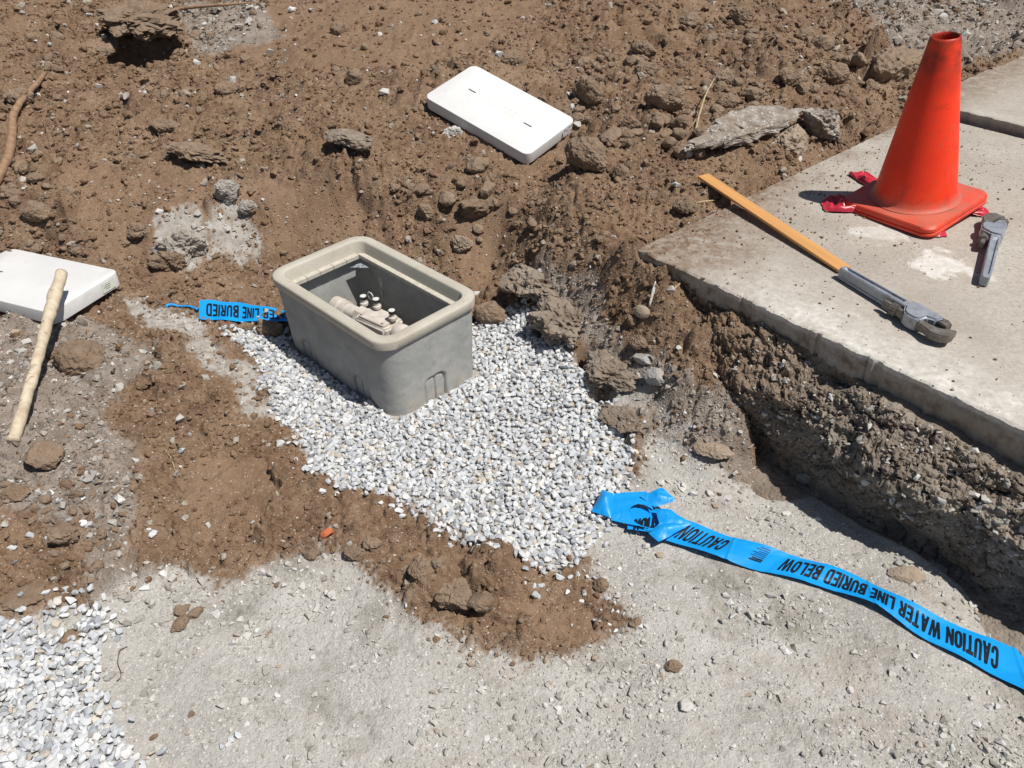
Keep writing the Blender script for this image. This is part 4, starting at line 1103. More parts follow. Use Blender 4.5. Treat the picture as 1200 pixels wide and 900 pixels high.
for bx, by in ((.089, -.016), (.147, -.016), (.089, .016), (.147, .016)):
    vpart("bolt", [(.003 * s, .021 * s), (.003 * s, .0245 * s)], (bx * s, by * s, 0), 'z', 6, VM, 20)
vpart("elbow", [(.014 * s, .160 * s), (.019 * s, .166 * s), (.021 * s, .178 * s), (.0205 * s, .190 * s), (.017 * s, .196 * s), (.017 * s, .205 * s), (.021 * s, .207 * s), (.021 * s, .225 * s), (.016 * s, .23 * s)])
vpart("drop_pipe", [(.015 * s, -.10 * s), (.015 * s, -.012 * s)], (.212 * s, 0, 0), 'z')
vpart("drop_pipe", [(.015 * s, -.10 * s), (.015 * s, -.012 * s)], (.004 * s, 0, 0), 'z')
for cx, cy, cz in ((.060, .018, .012), (.100, .016, .020), (.155, .004, .020), (.214, .024, .004)):
    c = vpart("test_cock", [(.0055 * s, 0), (.006 * s, .003 * s), (.0085 * s, .005 * s), (.0085 * s, .010 * s), (.006 * s, .012 * s), (.0055 * s, .0175 * s)], (cx * s, cy * s, cz * s), 'z', 20)
    vpart("cap", [(.0062 * s, .0175 * s), (.0068 * s, .0185 * s), (.0068 * s, .024 * s)], (cx * s, cy * s, cz * s), 'z', 20, BLACKM, 35, c)
    vpart("cap_top", [(.0064 * s, .0242 * s), (.0064 * s, .0254 * s), (.004 * s, .0259 * s)], (cx * s, cy * s, cz * s), 'z', 20, WCAPM, 35, c)
an = np.linspace(0, 2 * np.pi, 13)
link("tether_ring", tube_mesh("tether_ring", [(.068 * s + .008 * s * math.cos(a), .03 * s, .034 * s + .009 * s * math.sin(a)) for a in an], [.0012 * s] * 13, 8, 1, .02), WCAPM, val)

# ------------------------------------------------------------------ box lids
def lid_mat():
    t = NT("white_polymer_lid")
    c = t.ramp(t.noise(6, 5, .6), [(.3, (.62, .62, .61)), (.7, (.70, .70, .69))])
    c = t.mix(t.ramp(t.noise(22, 6, .75), [(.56, 0.), (.76, .5)]), c, (.50, .46, .40))
    c = t.mix(t.ramp(t.noise(240, 2, .6), [(.66, 0.), (.74, .5)]), c, (.38, .35, .31))
    return t.done(c, .6, t.bump(t.noise(350, 3), .2, .0008), .35)
LIDM = lid_mat()
dk = NT("dark_slot"); DARKM = dk.done((.06, .058, .055), .8, None, .2)
def lid_body(hx, hy, th, slots):
    """slab with rounded corners, softened top edge and two sunk slots"""
    bm = bmesh.new()
    rings = [(hx - .006, hy - .006, .024, -th), (hx - .002, hy - .002, .028, -th), (hx, hy, .03, -.004), (hx - .001, hy - .001, .029, -.0014), (hx - .0035, hy - .0035, .027, 0)]
    vs = loft(bm, [[(x, y, z) for x, y in rrect(a, b, r, 8)] for a, b, r, z in rings], True, False)
    outer = [bm.edges.get((vs[-1][i], vs[-1][(i + 1) % len(vs[-1])])) for i in range(len(vs[-1]))]
    loops = []
    for cx, cy, sx, sy in slots:
        lp = [bm.verts.new((cx + a, cy + b, 0)) for a, b in rrect(sx, sy, min(sx, sy) * .9, 3)]
        loops.append(lp)
        for i in range(len(lp)): outer.append(bm.edges.new((lp[i], lp[(i + 1) % len(lp)])))
    bmesh.ops.triangle_fill(bm, edges=outer, use_beauty=True)
    for lp in loops:
        for f in list(bm.faces):
            if all(v in lp for v in f.verts): bm.faces.remove(f)
        lo = [bm.verts.new((v.co.x, v.co.y, -.018)) for v in lp]
        n = len(lp)
        for i in range(n): bm.faces.new((lp[i], lp[(i + 1) % n], lo[(i + 1) % n], lo[i]))
        bm.faces.new(lo)
    bmesh.ops.recalc_face_normals(bm, faces=bm.faces)
    return bm_mesh("lid_slab", bm, 35)
def frame(xdir, zdir):
    x_ = Vector(xdir).normalized(); z_ = Vector(zdir).normalized(); y_ = z_.cross(x_).normalized(); z_ = x_.cross(y_)
    return Matrix((x_, y_, z_)).transposed()
def ray(px, py): return F + RX * (px - 600) / FPX + UX * (450 - py) / FPX
Q = LIDQ
lc = sum(Q) / 4; lx = (Q[3] - Q[0] + Q[2] - Q[1]); ly = (Q[1] - Q[0] + Q[2] - Q[3]); lz = np.cross(lx, ly)
hx1 = np.linalg.norm(lx) / 4; hy1 = np.linalg.norm(ly) / 4
lid1 = empty("box_lid", lc, frame(lx, lz), "white box lid with two dark slots lying on the dirt mound", "lid")
link("lid_slab", lid_body(hx1, hy1, .046, [(-hx1 * .56, hy1 * .05, .019, .0035), (hx1 * .56, -hy1 * .05, .019, .0035)]), LIDM, lid1)
for s_ in (-1, 1):
    bm = prism(rrect(.018, .0030, .0025, 3), -.0165, -.0100, 0); 
    for v in bm.verts: v.co.x += s_ * hx1 * .56; v.co.y -= s_ * hy1 * .05
    link("slot_plate", bm_mesh("slot_plate", bm), DARKM, lid1)
tm, wdt = text_mesh("WATER", .034, .95, 0, .02)
co = np.empty(len(tm.vertices) * 3); tm.vertices.foreach_get("co", co); co = co.reshape(-1, 3); co[:, 0] -= wdt / 2; co[:, 1] -= .012; co[:, 2] = (co[:, 2] > 0) * .0009 - .0003
tm.vertices.foreach_set("co", co.ravel()); link("lettering", tm, LIDM, lid1)
fm = NT("torn_film"); FILMM = fm.done((.72, .72, .72), .3, None, .5)
gx, gy = np.meshgrid(np.linspace(0, 1, 14), np.linspace(0, 1, 10), indexing='ij')
fx = hx1 + .0015 + .006 * np.abs(fbm2(gx, gy, .25, 3, .6, 5)); fy = hy1 - .03 - .05 * gx; fz = -.004 - .036 * gy * (1 - .3 * fbm2(gx, gy * 0, .2, 2, .5, 8))
V_ = np.stack([fx.ravel(), fy.ravel(), fz.ravel()], -1)
link("label_scrap", mesh_np("label_scrap", V_, grid_faces(14, 10), True), FILMM, lid1)
# lid at the left edge
zt = .195
cB, cD = at(141, 319, zt), at(60, 369, zt)
sd = (cD - cB); sd[2] = 0; sl_ = np.linalg.norm(sd); sd /= sl_
ld = np.array([sd[1], -sd[0], 0]); ld = ld if ld[0] < 0 else -ld
hx2, hy2 = .255, sl_ / 2
c2 = (cB + cD) / 2 + ld * hx2
lid2 = empty("box_lid", c2, frame(-ld, (0, 0, 1)), "plain white box lid at the left edge with a small sticker on its side", "lid")
lid2.rotation_euler.rotate_axis('Y', math.radians(-1.5))
link("lid_slab", lid_body(hx2, hy2, .046, [(-hx2 * .56, 0, .019, .0035)]), LIDM, lid2)
stk = NT("paper_sticker"); stc = stk.ramp(stk.noise(90, 2), [(.4, (.62, .68, .56)), (.7, (.72, .74, .68))]); STKM = stk.done(stc, .5, None, .4)
ysg = 1 if (lid2.rotation_euler.to_matrix() @ Vector((0, 1, 0))).dot(Vector(cB - cD)) > 0 else -1
def side_plate(name, y0, y1, z0, z1, xo, mat):
    bm = bmesh.new(); x_ = hx2 + xo
    vs = [bm.verts.new((x_ - 0.002 * 0, y, z)) for y, z in ((y0, z0), (y1, z0), (y1, z1), (y0, z1))]
    f = bm.faces.new(vs); r = bmesh.ops.extrude_face_region(bm, geom=[f]); 
    for v in r['geom']:
        if isinstance(v, bmesh.types.BMVert): v.co.x += .0004
    bmesh.ops.recalc_face_normals(bm, faces=bm.faces)
    return link(name, bm_mesh(name, bm), mat, lid2)
side_plate("sticker", ysg * (hy2 - .085), ysg * (hy2 - .034), -.040, -.008, .0, STKM)
for k, (a, b, zz_) in enumerate(((.072, .050, -.018), (.076, .052, -.024), (.070, .054, -.030))):
    side_plate("printed_line", ysg * (hy2 - a), ysg * (hy2 - b), zz_ - .0012, zz_, .0005, DARKM)

# ------------------------------------------------------------------ traffic cone and the red plastic under it
def cone_mat():
    t = NT("orange_cone_plastic")
    gz = t.t.nodes.new("ShaderNodeSeparateXYZ"); t.put(gz.inputs[0], t.co)
    c = t.ramp(t.noise(8, 4), [(.3, (.80, .032, .006)), (.7, (.90, .046, .008))])
    zt_ = t.ramp(gz.outputs[2], [(.33, 0.), (.46, 1.)])
    c = t.mix(t.math('MULTIPLY', zt_, t.ramp(t.noise(16, 5, .65), [(.36, .1), (.58, .9)])), c, (.07, .018, .012))
    c = t.mix(t.ramp(t.noise(11, 6, .75, dist=.8), [(.55, 0.), (.74, .55)]), c, (.20, .024, .012))
    foot = t.ramp(gz.outputs[2], [(.016, .25), (.0215, .75), (.032, .6), (.058, 0.)])
    c = t.mix(t.math('MULTIPLY', foot, t.ramp(t.noise(22, 5, .7), [(.28, .3), (.58, 1.)])), c, (.25, .165, .12))
    c = t.mix(t.ramp(t.noise(60, 4, .7), [(.60, 0.), (.74, .6)]), c, (.20, .10, .07))
    c = t.mix(t.ramp(t.noise(5, 4, .6), [(.52, 0.), (.72, .3)]), c, (.80, .16, .07))
    return t.done(c, t.ramp(t.noise(14, 3), [(.3, .38), (.7, .62)]), t.bump(t.noise(120, 3), .15, .001), .4)
CONEM = cone_mat()
bl, bf, br_ = at(985, 228, .385), at(1097, 271, .385), at(1162, 236, .41)
cc = (bl + br_) / 2
ang = math.atan2(bf[1] - bl[1], bf[0] - bl[0])
cone = empty("traffic_cone", (cc[0], cc[1], .386), (0, 0, 0), "scuffed orange traffic cone standing tilted on the pavement", "traffic cone")
ROTC = (Matrix.Rotation(math.radians(-6.0), 3, 'Y') @ Matrix.Rotation(math.radians(1.5), 3, 'X') @ Matrix.Rotation(ang, 3, 'Z'))
cone.rotation_euler = ROTC.to_euler()
hb = .152
bm = bmesh.new()
loft(bm, [[(x, y, z) for x, y in rrect(a, a, r, 8)] for a, r, z in ((hb - .006, .03, -.012), (hb + .001, .034, -.008), (hb + .001, .034, -.001), (hb - .003, .034, .001), (hb - .003, .034, .003), (hb, .034, .005), (hb, .034, .014), (hb - .004, .032, .019), (hb - .015, .025, .021), (.10, .06, .023))], True, True)
bmesh.ops.recalc_face_normals(bm, faces=bm.faces)
link("base", bm_mesh("base", bm, 40), CONEM, cone)
bm = bmesh.new()
pr = [(.128, .0235), (.121, .026), (.115, .034), (.111, .05), (.041, .466), (.0385, .477), (.0365, .482), (.0345, .483), (.032, .481), (.031, .474), (.034, .43), (.09, .06)]
rings = []
for r, h in pr:
    rings.append([(r * math.cos(2 * math.pi * k / 56), r * math.sin(2 * math.pi * k / 56), h) for k in range(56)])
loft(bm, rings)
bmesh.ops.recalc_face_normals(bm, faces=bm.faces)
link("cone_body", bm_mesh("cone_body", bm, 60), CONEM, cone)
rp = NT("red_plastic"); RPM = rp.done(rp.ramp(rp.noise(30, 4), [(.3, (.40, .018, .035)), (.7, (.58, .04, .07))]), .32, None, .5)
ctr = np.array([cc[0], cc[1]])
lobes = []
for (px, py, w, ex_) in ((1004, 205, .16, .012), (970, 242, .26, .016), (1152, 249, .24, .014), (1098, 276, .20, .016), (1060, 262, .2, -.01)):
    q = at(px, py, SLAB_Z)[:2] - ctr; lobes.append((math.atan2(q[1], q[0]), np.linalg.norm(q) + ex_, w))
na, nr = 220, 46
th = np.linspace(-np.pi, np.pi, na, endpoint=False); rad_ = np.full(na, .12)
for a, r, w in lobes:
    dd = np.abs((th - a + np.pi) % (2 * np.pi) - np.pi)
    rad_ = np.maximum(rad_, .12 + (r - .12) * sstep(w * 1.15, w * .6, dd))
rad_ *= 1 + .05 * vnoise2(th * 9, th * 0, 4)
rr2 = np.linspace(.05, 1, nr)
Rg = rr2[:, None] * rad_[None]; X_ = ctr[0] + Rg * np.cos(th); Y_ = ctr[1] + Rg * np.sin(th)
cn = np.abs(fbm2(X_, Y_, .035, 3, .55, 7)); out_ = sstep(.13, .19, Rg)
Z_ = SLAB_Z + .003 + .010 * cn + out_ * (.034 * cn + .012 * np.abs(vnoise2(X_ / .02, Y_ / .05, 3))) * sstep(1.0, .93, rr2)[:, None]
rootx = (X_ - ctr[0])
Z_ = Z_ + np.clip(rootx, 0, .2) * .12 * (1 - out_)
link("red_plastic_bag", mesh_np("red_plastic_bag", np.stack([X_.ravel(), Y_.ravel(), Z_.ravel()], -1), grid_faces(nr, na, True), True), RPM, None, "crumpled red plastic pressed under the orange cone's base, ends sticking out", "plastic bag")

# ------------------------------------------------------------------ pipe wrenches and lath
al = NT("cast_aluminium"); ALM = al.done(al.mix(al.ramp(al.noise(50, 5, .7), [(.47, 0.), (.68, .7)]), al.ramp(al.noise(12, 4), [(.3, (.27, .30, .345)), (.7, (.38, .415, .46))]), (.17, .165, .16)), .48, al.bump(al.noise(240, 3), .2, .0008), .5, Metallic=.35)
stl = NT("worn_steel"); STLM = stl.done(stl.mix(stl.ramp(stl.noise(60, 4, .7), [(.45, 0.), (.7, .6)]), stl.ramp(stl.noise(25, 4), [(.3, (.09, .078, .066)), (.7, (.18, .16, .14))]), (.30, .27, .24)), .5, stl.bump(stl.noise(200, 3), .3, .001), .5, Metallic=.3)
def wrench(label, P0, P1, mirror):
    P0, P1 = np.array(P0), np.array(P1); d = P1 - P0; L = float(np.linalg.norm(d[:2]))
    t = empty("pipe_wrench", (P0[0], P0[1], SLAB_Z + .001), (0, 0, math.atan2(d[1], d[0])), label, "pipe wrench", "pipe wrenches on the pavement")
    sg = -1 if mirror else 1
    def add(name, bm, mat, parent=t, deg=45):
        for v in bm.verts: v.co.y *= sg * (.72 if mirror else .84); v.co.z *= (.85 if mirror else 1.0); v.co *= L
        if mirror: bmesh.ops.reverse_faces(bm, faces=bm.faces)
        return link(name, bm_mesh(name, bm, deg), mat, parent)
    # handle: tapered I-beam with a groove along its top
    bm = bmesh.new(); rings = []
    xs = [.0, .008, .03, .05, .30, .56, .58, .64]
    for x in xs:
        w = .038 + .016 * x; h0, h1 = .004, .098 + .012 * x
        if x == .0: w *= .7; h1 -= .012; h0 += .01
        if x == .008: w *= .93; h1 -= .002; h0 += .002
        gd = 0 if x < .04 or x > .57 else .016
        gw = w * .5
        b = .008
        web = .010 if gd else 0
        rings.append([(x, -w + b, h0), (x, w - b, h0), (x, w, h0 + b), (x, w, h0 + .022), (x, w - web, h0 + .030), (x, w - web, h1 - .030), (x, w, h1 - .022), (x, w, h1 - b), (x, w - b, h1), (x, gw, h1), (x, gw - .003, h1 - gd), (x, -gw + .003, h1 - gd), (x, -gw, h1), (x, -w + b, h1), (x, -w, h1 - b), (x, -w, h1 - .022), (x, -w + web, h1 - .030), (x, -w + web, h0 + .030), (x, -w, h0 + .022), (x, -w, h0 + b)])
    loft(bm, rings, True, True); bmesh.ops.recalc_face_normals(bm, faces=bm.faces)
    add("handle", bm, ALM, deg=30)
    bm = prism([(.60, .050), (.62, -.050), (.665, -.125), (.70, -.145), (.76, -.145), (.795, -.125), (.80, -.05), (.86, -.02), (.875, .055), (.84, .068), (.66, .066)], .010, .118, .014, 3)
    add("housing", bm, ALM)
    bm = prism([(.845, -.012), (.925, -.004), (.93, .062), (.885, .082), (.845, .07)], .026, .104, .006, 2)
    add("heel_jaw", bm, STLM)
    arc = [(.90 + .115 * math.cos(a), -.055 + .10 * math.sin(a)) for a in np.linspace(-1.5, .55, 12)]
    inn = [(.955, .012), (.925, -.030), (.895, -.055), (.85, -.062)]
    bm = prism([(.48, -.078), (.48, -.118), (.70, -.124), (.85, -.138)] + arc + [(.985, .045)] + inn + [(.70, -.074)], .036, .092, .007, 2)
    add("hook_jaw", bm, STLM)
    bm = bmesh.new(); n = 36; rings = []
    for x, r0 in ((.552, .030), (.556, .046), (.602, .046), (.607, .030)):
        rings.append([(x, -.098 + (r0 - (.004 if k % 2 else 0)) * math.cos(2 * math.pi * k / n), .064 + (r0 - (.004 if k % 2 else 0)) * math.sin(2 * math.pi * k / n)) for k in range(n)])
    loft(bm, rings, True, True); bmesh.ops.recalc_face_normals(bm, faces=bm.faces)
    add("adjusting_nut", bm, STLM, deg=25)
    return t
wrench("aluminium pipe wrench lying at the end of the yellow wooden lath", at(986, 316, .385), at(1117, 398, .375), False)
wrench("aluminium pipe wrench lying alone beside the cone's base", at(1153, 331, .375), at(1171, 258, .375), True)
wd = NT("yellow_lath")
mp = wd.t.nodes.new("ShaderNodeMapping"); mp.inputs["Scale"].default_value = (3, 60, 60); wd.put(mp.inputs[0], wd.co)
LATHM = wd.done(wd.mix(wd.ramp(wd.noise(1, 4, .6, mp.outputs[0]), [(.35, 0.), (.75, .7)]), (.62, .325, .115), (.47, .235, .085)), .6, wd.bump(wd.noise(1, 4, .6, mp.outputs[0]), .2, .001), .35)
q0, q1 = at(824, 206, .398), at(990, 316, .369)
dl = q1 - q0; Ll = float(np.linalg.norm(dl))
bm = prism([(0, -.0215), (0, .0215), (Ll, .0215), (Ll, -.0215)], -.004, .004, .001, 2)
lath = link("wooden_lath", bm_mesh("wooden_lath", bm, 30), LATHM, None, "long yellow wooden lath lying from the dirt onto the pavement", "lath")
lath.location = q0; lath.rotation_euler = frame(dl, (0, 0, 1)).to_euler()

# ------------------------------------------------------------------ wooden stick, roots, straw, wire
st = NT("weathered_stick")
mp = st.t.nodes.new("ShaderNodeMapping"); mp.inputs["Scale"].default_value = (30, 30, 6); st.put(mp.inputs[0], st.co)
sc1 = st.ramp(st.noise(1, 5, .65, mp.outputs[0]), [(.3, (.42, .34, .24)), (.55, (.60, .51, .38)), (.8, (.68, .60, .48))])
sc1 = st.mix(st.ramp(st.noise(30, 5, .75), [(.57, 0.), (.66, .85)]), sc1, (.20, .13, .08))
STICKM = st.done(sc1, .75, st.bump(st.noise(120, 4), .3, .0015), .25)
gb = ground(18, 521); mid = at(63, 372, .215); tp = at(74, 320, .275)
dirv = tp - gb
path = [gb + np.array([0, 0, .012]) + (tp - gb - np.array([0, 0, .012])) * k + np.array([.004 * math.sin(k * 5), 0, .005 * math.sin(k * 3.1)]) for k in np.linspace(0, 1, 8)]
link("wooden_stick", tube_mesh("wooden_stick", path, [.0155, .0145, .0145, .015, .0155, .017, .018, .0165], 16, 3, .13), STICKM, None, "pale weathered wooden stick leaning over the left lid", "stick")
rt = NT("root_bark"); ROOTM = rt.done(rt.ramp(rt.noise(45, 5, .7), [(.3, (.19, .115, .07)), (.55, (.31, .20, .125)), (.8, (.42, .29, .19))]), .85, rt.bump(rt.noise(160, 4), .6, .002), .2)
def strand(name, label, cat, pts, radii, mat, lift=.008, seed=1, rough=.12, n=10):
    P = []
    for p in pts:
        g = ground(p[0], p[1]); g = g + np.array([0, 0, (p[2] if len(p) > 2 else lift)]); P.append(g)
    return link(name, tube_mesh(name, P, radii, n, seed, rough), mat, None, label, cat)
strand("tree_root", "thick brown root curving down the dirt bank at the left edge", "root", [(56, 94, .03), (46, 108, .03), (32, 122, .03), (17, 140, .02), (17, 165, .02), (13, 190, .02), (2, 212, .02), (-12, 230, .0)], [.008, .011, .012, .014, .016, .016, .016, .014], ROOTM, seed=4)
strand("tree_root", "thin pale root lying over the mound at the top left", "root", [(120, 32, .01), (165, 24, .02), (215, 16, .025), (262, 12, .025), (300, 8, .02)], [.004, .0065, .008, .007, .003], ROOTM, seed=5)
strw = NT("dry_straw"); STRAWM = strw.done(strw.ramp(strw.noise(40, 3), [(.3, (.36, .27, .15)), (.7, (.52, .42, .27))]), .8, None, .2)
strand("straw", "bent dry straw standing up from the clods behind the long concrete slab", "straw", [(813, 168, 0), (816, 152, .03), (824, 130, .055), (834, 116, .075)], [.003, .0035, .003, .0018], STRAWM, seed=6, n=7)
strand("twig", "short pale twig on the dirt at the pavement's dirty corner", "twig", [(810, 240, .004), (826, 238, .006), (840, 236, .004)], [.003, .0035, .0015], STRAWM, seed=7, n=7)
strand("wood_splinter", "white wood splinter on the slope below the pavement corner", "splinter", [(761, 360, .006), (765, 345, .01), (768, 332, .006)], [.003, .005, .002], PALEM, seed=8, n=7)
strand("wood_splinter", "short wood splinter near the pavement's broken edge", "splinter", [(790, 340, .005), (797, 334, .006)], [.002, .0025], STRAWM, seed=9, n=7)
strand("straw", "small curl of straw on the brown soil left of the gravel", "straw", [(194, 528, .004), (202, 540, .008), (206, 554, .004)], [.0012, .0015, .001], STRAWM, seed=10, n=6)
wr = NT("rusty_wire"); WIREM = wr.done((.09, .06, .045), .6, None, .3)
strand("wire", "thin curled rusty wire on the grey base beside the left gravel heap", "wire", [(150, 759, .004), (141, 763, .006), (138, 778, .004), (143, 790, .005), (142, 798, .004), (137, 799, .003)], [.0009] * 6, WIREM, seed=11, n=6, rough=.01)
strand("twig", "short reddish twig on the grey base at the bottom left", "twig", [(311, 748, .003), (320, 736, .003)], [.0018, .0012], ROOTM, seed=12, n=6)

# ------------------------------------------------------------------ blue caution tape
def tape_mat():
    t = NT("blue_tape")
    c = t.ramp(t.noise(7, 3), [(.3, (.004, .27, .68)), (.7, (.008, .31, .76))])
    return t.done(c, .42, t.bump(t.noise(40, 3, .5), .12, .003), .4)
TAPEM = tape_mat()
ink = NT("black_ink"); INKM = ink.done((.010, .012, .016), .4, None, .4)
fine = NT("faint_ink"); FINEM = fine.done((.012, .07, .20), .4, None, .4)
class Ribbon:
    def __init__(self, pairs, lift, world=False):
        T = np.array([p[0] for p in pairs], float); Bt = np.array([p[1] for p in pairs], float)
        self.T, self.B = T, Bt
        C = (T + Bt) / 2
        self.k = np.append(0, np.cumsum(np.linalg.norm(np.diff(C, axis=0), axis=1))); self.L = self.k[-1]
        m_ = 400; self.s = np.linspace(0, self.L, m_)
        def sm2(A_):
            out = np.stack([np.interp(self.s, self.k, A_[:, i]) for i in range(3)], -1)
            w = 13
            for i in range(3):
                for _ in range(2):
                    v = np.convolve(np.pad(out[:, i], w, mode='edge'), np.ones(2 * w + 1) / (2 * w + 1), 'valid'); v[0], v[-1] = out[0, i], out[-1, i]; out[:, i] = v
            return out
        self.t_, self.b_ = sm2(T), sm2(Bt); self.lift = lift
    def at(self, s, v, up=0):
        """s metres along, v from 0 (far edge) to 1 (near edge)"""
        a = np.stack([np.interp(s, self.s, self.t_[:, i]) for i in range(3)], -1); b = np.stack([np.interp(s, self.s, self.b_[:, i]) for i in range(3)], -1)
        p = a + (b - a) * np.asarray(v)[..., None]
        p[..., 2] += self.lift(s, v) + up
        return p
def ribbon_mesh(name, rb, s0, s1, ns, nv, edge=0):
    s, v = np.meshgrid(np.linspace(s0, s1, ns), np.linspace(0, 1, nv), indexing='ij')
    P = rb.at(s, v)
    return mesh_np(name, P.reshape(-1, 3), grid_faces(ns, nv), True)
def on_ribbon(rb, body, s_start, cap_frac, v0, width_s, mat, parent, up=.0018, bold=.055):
    """lettering on the tape: starts at s_start and runs back toward s = 0, heads toward the near edge"""
    wv = float(np.linalg.norm(rb.T[0] - rb.B[0])) if False else float(np.linalg.norm(rb.t_[200] - rb.b_[200]))
    tm, w = block_text(body, cap_frac)
    bm = bmesh.new(); bm.from_mesh(tm)
    n = max(2, int(width_s / .004))
    for k in range(1, n):
        bmesh.ops.bisect_plane(bm, geom=bm.verts[:] + bm.edges[:] + bm.faces[:], plane_co=(w * k / n, 0, 0), plane_no=(1, 0, 0))
    for k in range(1, 9):
        bmesh.ops.bisect_plane(bm, geom=bm.verts[:] + bm.edges[:] + bm.faces[:], plane_co=(0, cap_frac * k / 9 + .0003, 0), plane_no=(0, 1, 0))
    bm.to_mesh(tm); bm.free()
    co = np.empty(len(tm.vertices) * 3); tm.vertices.foreach_get("co", co); co = co.reshape(-1, 3)
    P = rb.at(s_start - co[:, 0] / w * width_s, v0 + co[:, 1], up)
    tm.vertices.foreach_set("co", P.ravel()); tm.update()
    return link("lettering", tm, mat, parent)
def gp(px, py, up=.006):
    g = ground(px, py); return g + np.array([0, 0, up])
top_e = [(790, 612), (810, 620), (858, 636), (914, 650), (957, 663.5), (1005, 681), (1044, 702.5), (1096, 726), (1148, 750), (1200, 772), (1270, 803)]
bot_e = [(762, 630), (780, 634), (840, 656), (892, 670), (940, 682), (983, 697), (1014, 707), (1040, 720), (1070, 744), (1113, 765), (1157, 787), (1200, 811), (1275, 850)]
def resamp(px, n=12):
    a = np.array(px, float); k = np.append(0, np.cumsum(np.linalg.norm(np.diff(a, axis=0), axis=1))); q = np.linspace(0, k[-1], n)
    return np.stack([np.interp(q, k, a[:, 0]), np.interp(q, k, a[:, 1])], -1)
te, be = resamp(top_e, 16), resamp(bot_e, 16)
def flat_gp(px, py):
    g = ground(px, py); return np.array([g[0], g[1], g[2] * .5 + .5 * float(base_h(np.array([g[0]]), np.array([g[1]]))[0]) + .010])
pairs = [(flat_gp(*(a - (b - a) * .09)), flat_gp(*(b + (b - a) * .09))) for a, b in zip(te, be)]
lift1 = lambda s, v: .005 * np.sin(np.asarray(s) * 16) * .5 + .0035 * np.sin(np.asarray(s) * 37 + 2.5 * np.asarray(v)) + .0025 * np.abs(np.sin(np.asarray(s) * 9 + 4 * np.asarray(v))) + .0015 * np.asarray(v) + .0016 * np.abs(vnoise2(np.asarray(s) / .035 + np.asarray(v) * .8, np.asarray(v) * 2.2 + np.asarray(s) * 3, 61)) + .0022 * np.exp(-((np.asarray(s) % .31 - .15 - .03 * np.asarray(v)) / .004) ** 2)
rb = Ribbon(pairs, lift1)
tape = empty("caution_tape", tuple(pairs[8][0]), (0, 0, 0), "long blue caution tape with a crumpled end, running over the grey base to the right", "caution tape")
bpy.context.view_layer.update()
def tlink(o):
    o.data.transform(Matrix.Translation(-Vector(pairs[8][0]))); return o
tlink(link("tape_strip", ribbon_mesh("tape_strip", rb, 0, rb.L, 700, 24), TAPEM, tape))
def s_of(px, py):
    g = at(px, py, .01)[:2]; C = (rb.t_ + rb.b_) / 2; return float(rb.s[np.argmin(((C[:, :2] - g) ** 2).sum(1))])
sC, sW, sC2 = s_of(1174, 779), s_of(916, 663), s_of(848, 646)
tlink(on_ribbon(rb, "CAUTION WATER LINE BURIED BELOW", sC, .60, .20, sC - sW, INKM, tape))
gap = (sC - sW) / 31 * 7
tlink(on_ribbon(rb, "CAUTION", sC2, .60, .20, min(gap * 1.02, sC2 - .002), INKM, tape))
# maker's fine print: rows of tiny strokes and one heavier line
s_f = s_of(892, 660)
for k in range(8):
    v0 = .12 + k * .075; l_ = (.020, .026, .017, .028, .022, .027, .020, .024)[k]
    s_, v_ = np.meshgrid(np.linspace(s_f - l_, s_f + .004, 9), np.array([v0, v0 + (.03 if k < 6 else .055)]), indexing='ij')
    tlink(link("fine_print", mesh_np("fine_print", rb.at(s_, v_, .0009).reshape(-1, 3), grid_faces(9, 2)), FINEM if k < 6 else INKM, tape))
# crumpled end: folded sheets with a hole through which the lettering of the layer below shows
def zp(X, Y, up): 
    g = at(680 + .125 * X, 560 + .125 * Y, .016 + up); return g
def patch(name, quad, ups, ns, nv, amp, seed, hole=None, mat=TAPEM, bulge=.0):
    c = [zp(x, y, u) for (x, y), u in zip(quad, ups)]
    s_, v_ = np.meshgrid(np.linspace(0, 1, ns), np.linspace(0, 1, nv), indexing='ij')
    P = (c[0] * ((1 - s_) * (1 - v_))[..., None] + c[1] * (s_ * (1 - v_))[..., None] + c[2] * (s_ * v_)[..., None] + c[3] * ((1 - s_) * v_)[..., None])
    n = np.abs(fbm2(P[..., 0], P[..., 1], .03, 3, .5, seed)) * amp * .5 + vnoise2(P[..., 0] / .06, P[..., 1] / .025, seed + 2) * amp * .5
    P[..., 2] += n + bulge * np.sin(np.pi * s_) * np.sin(np.pi * v_)
    Fc = grid_faces(ns, nv)
    if hole:
        sc_ = s_.ravel()[Fc].mean(1); vc_ = v_.ravel()[Fc].mean(1)
        Fc = Fc[((sc_ - hole[0]) / hole[2]) ** 2 + ((vc_ - hole[1]) / hole[3]) ** 2 > 1]
    return tlink(link(name, mesh_np(name, P.reshape(-1, 3), Fc, True), mat, tape)), c
# lower layer with lettering
patch("tape_fold", [(470, 270), (800, 300), (780, 520), (440, 480)], (.004, .004, .004, .004), 30, 20, .002, 31)
tm, w = block_text("TION", 1.0)
co = np.empty(len(tm.vertices) * 3); tm.vertices.foreach_get("co", co); co = co.reshape(-1, 3)
u_ = co[:, 0] / w; h_ = co[:, 1]
PX = 515 + (1 - u_) * 195 * 1.0; PY = 385 + h_ * 95 - (1 - u_) * 18
PX = np.where(True, 720 - u_ * 205, PX)
Pn = np.array([zp(a - 12 * b, c_, .0095) for a, b, c_ in zip(PX, h_, 372 + h_ * 100 + (PX - 615) * -.12)])
tm.vertices.foreach_set("co", Pn.ravel()); tlink(link("lettering", tm, INKM, tape))
patch("tape_fold", [(300, 150), (620, 125), (760, 500), (290, 395)], (.018, .022, .015, .010), 90, 60, .004, 33, (.73, .68, .33, .31), bulge=.004)
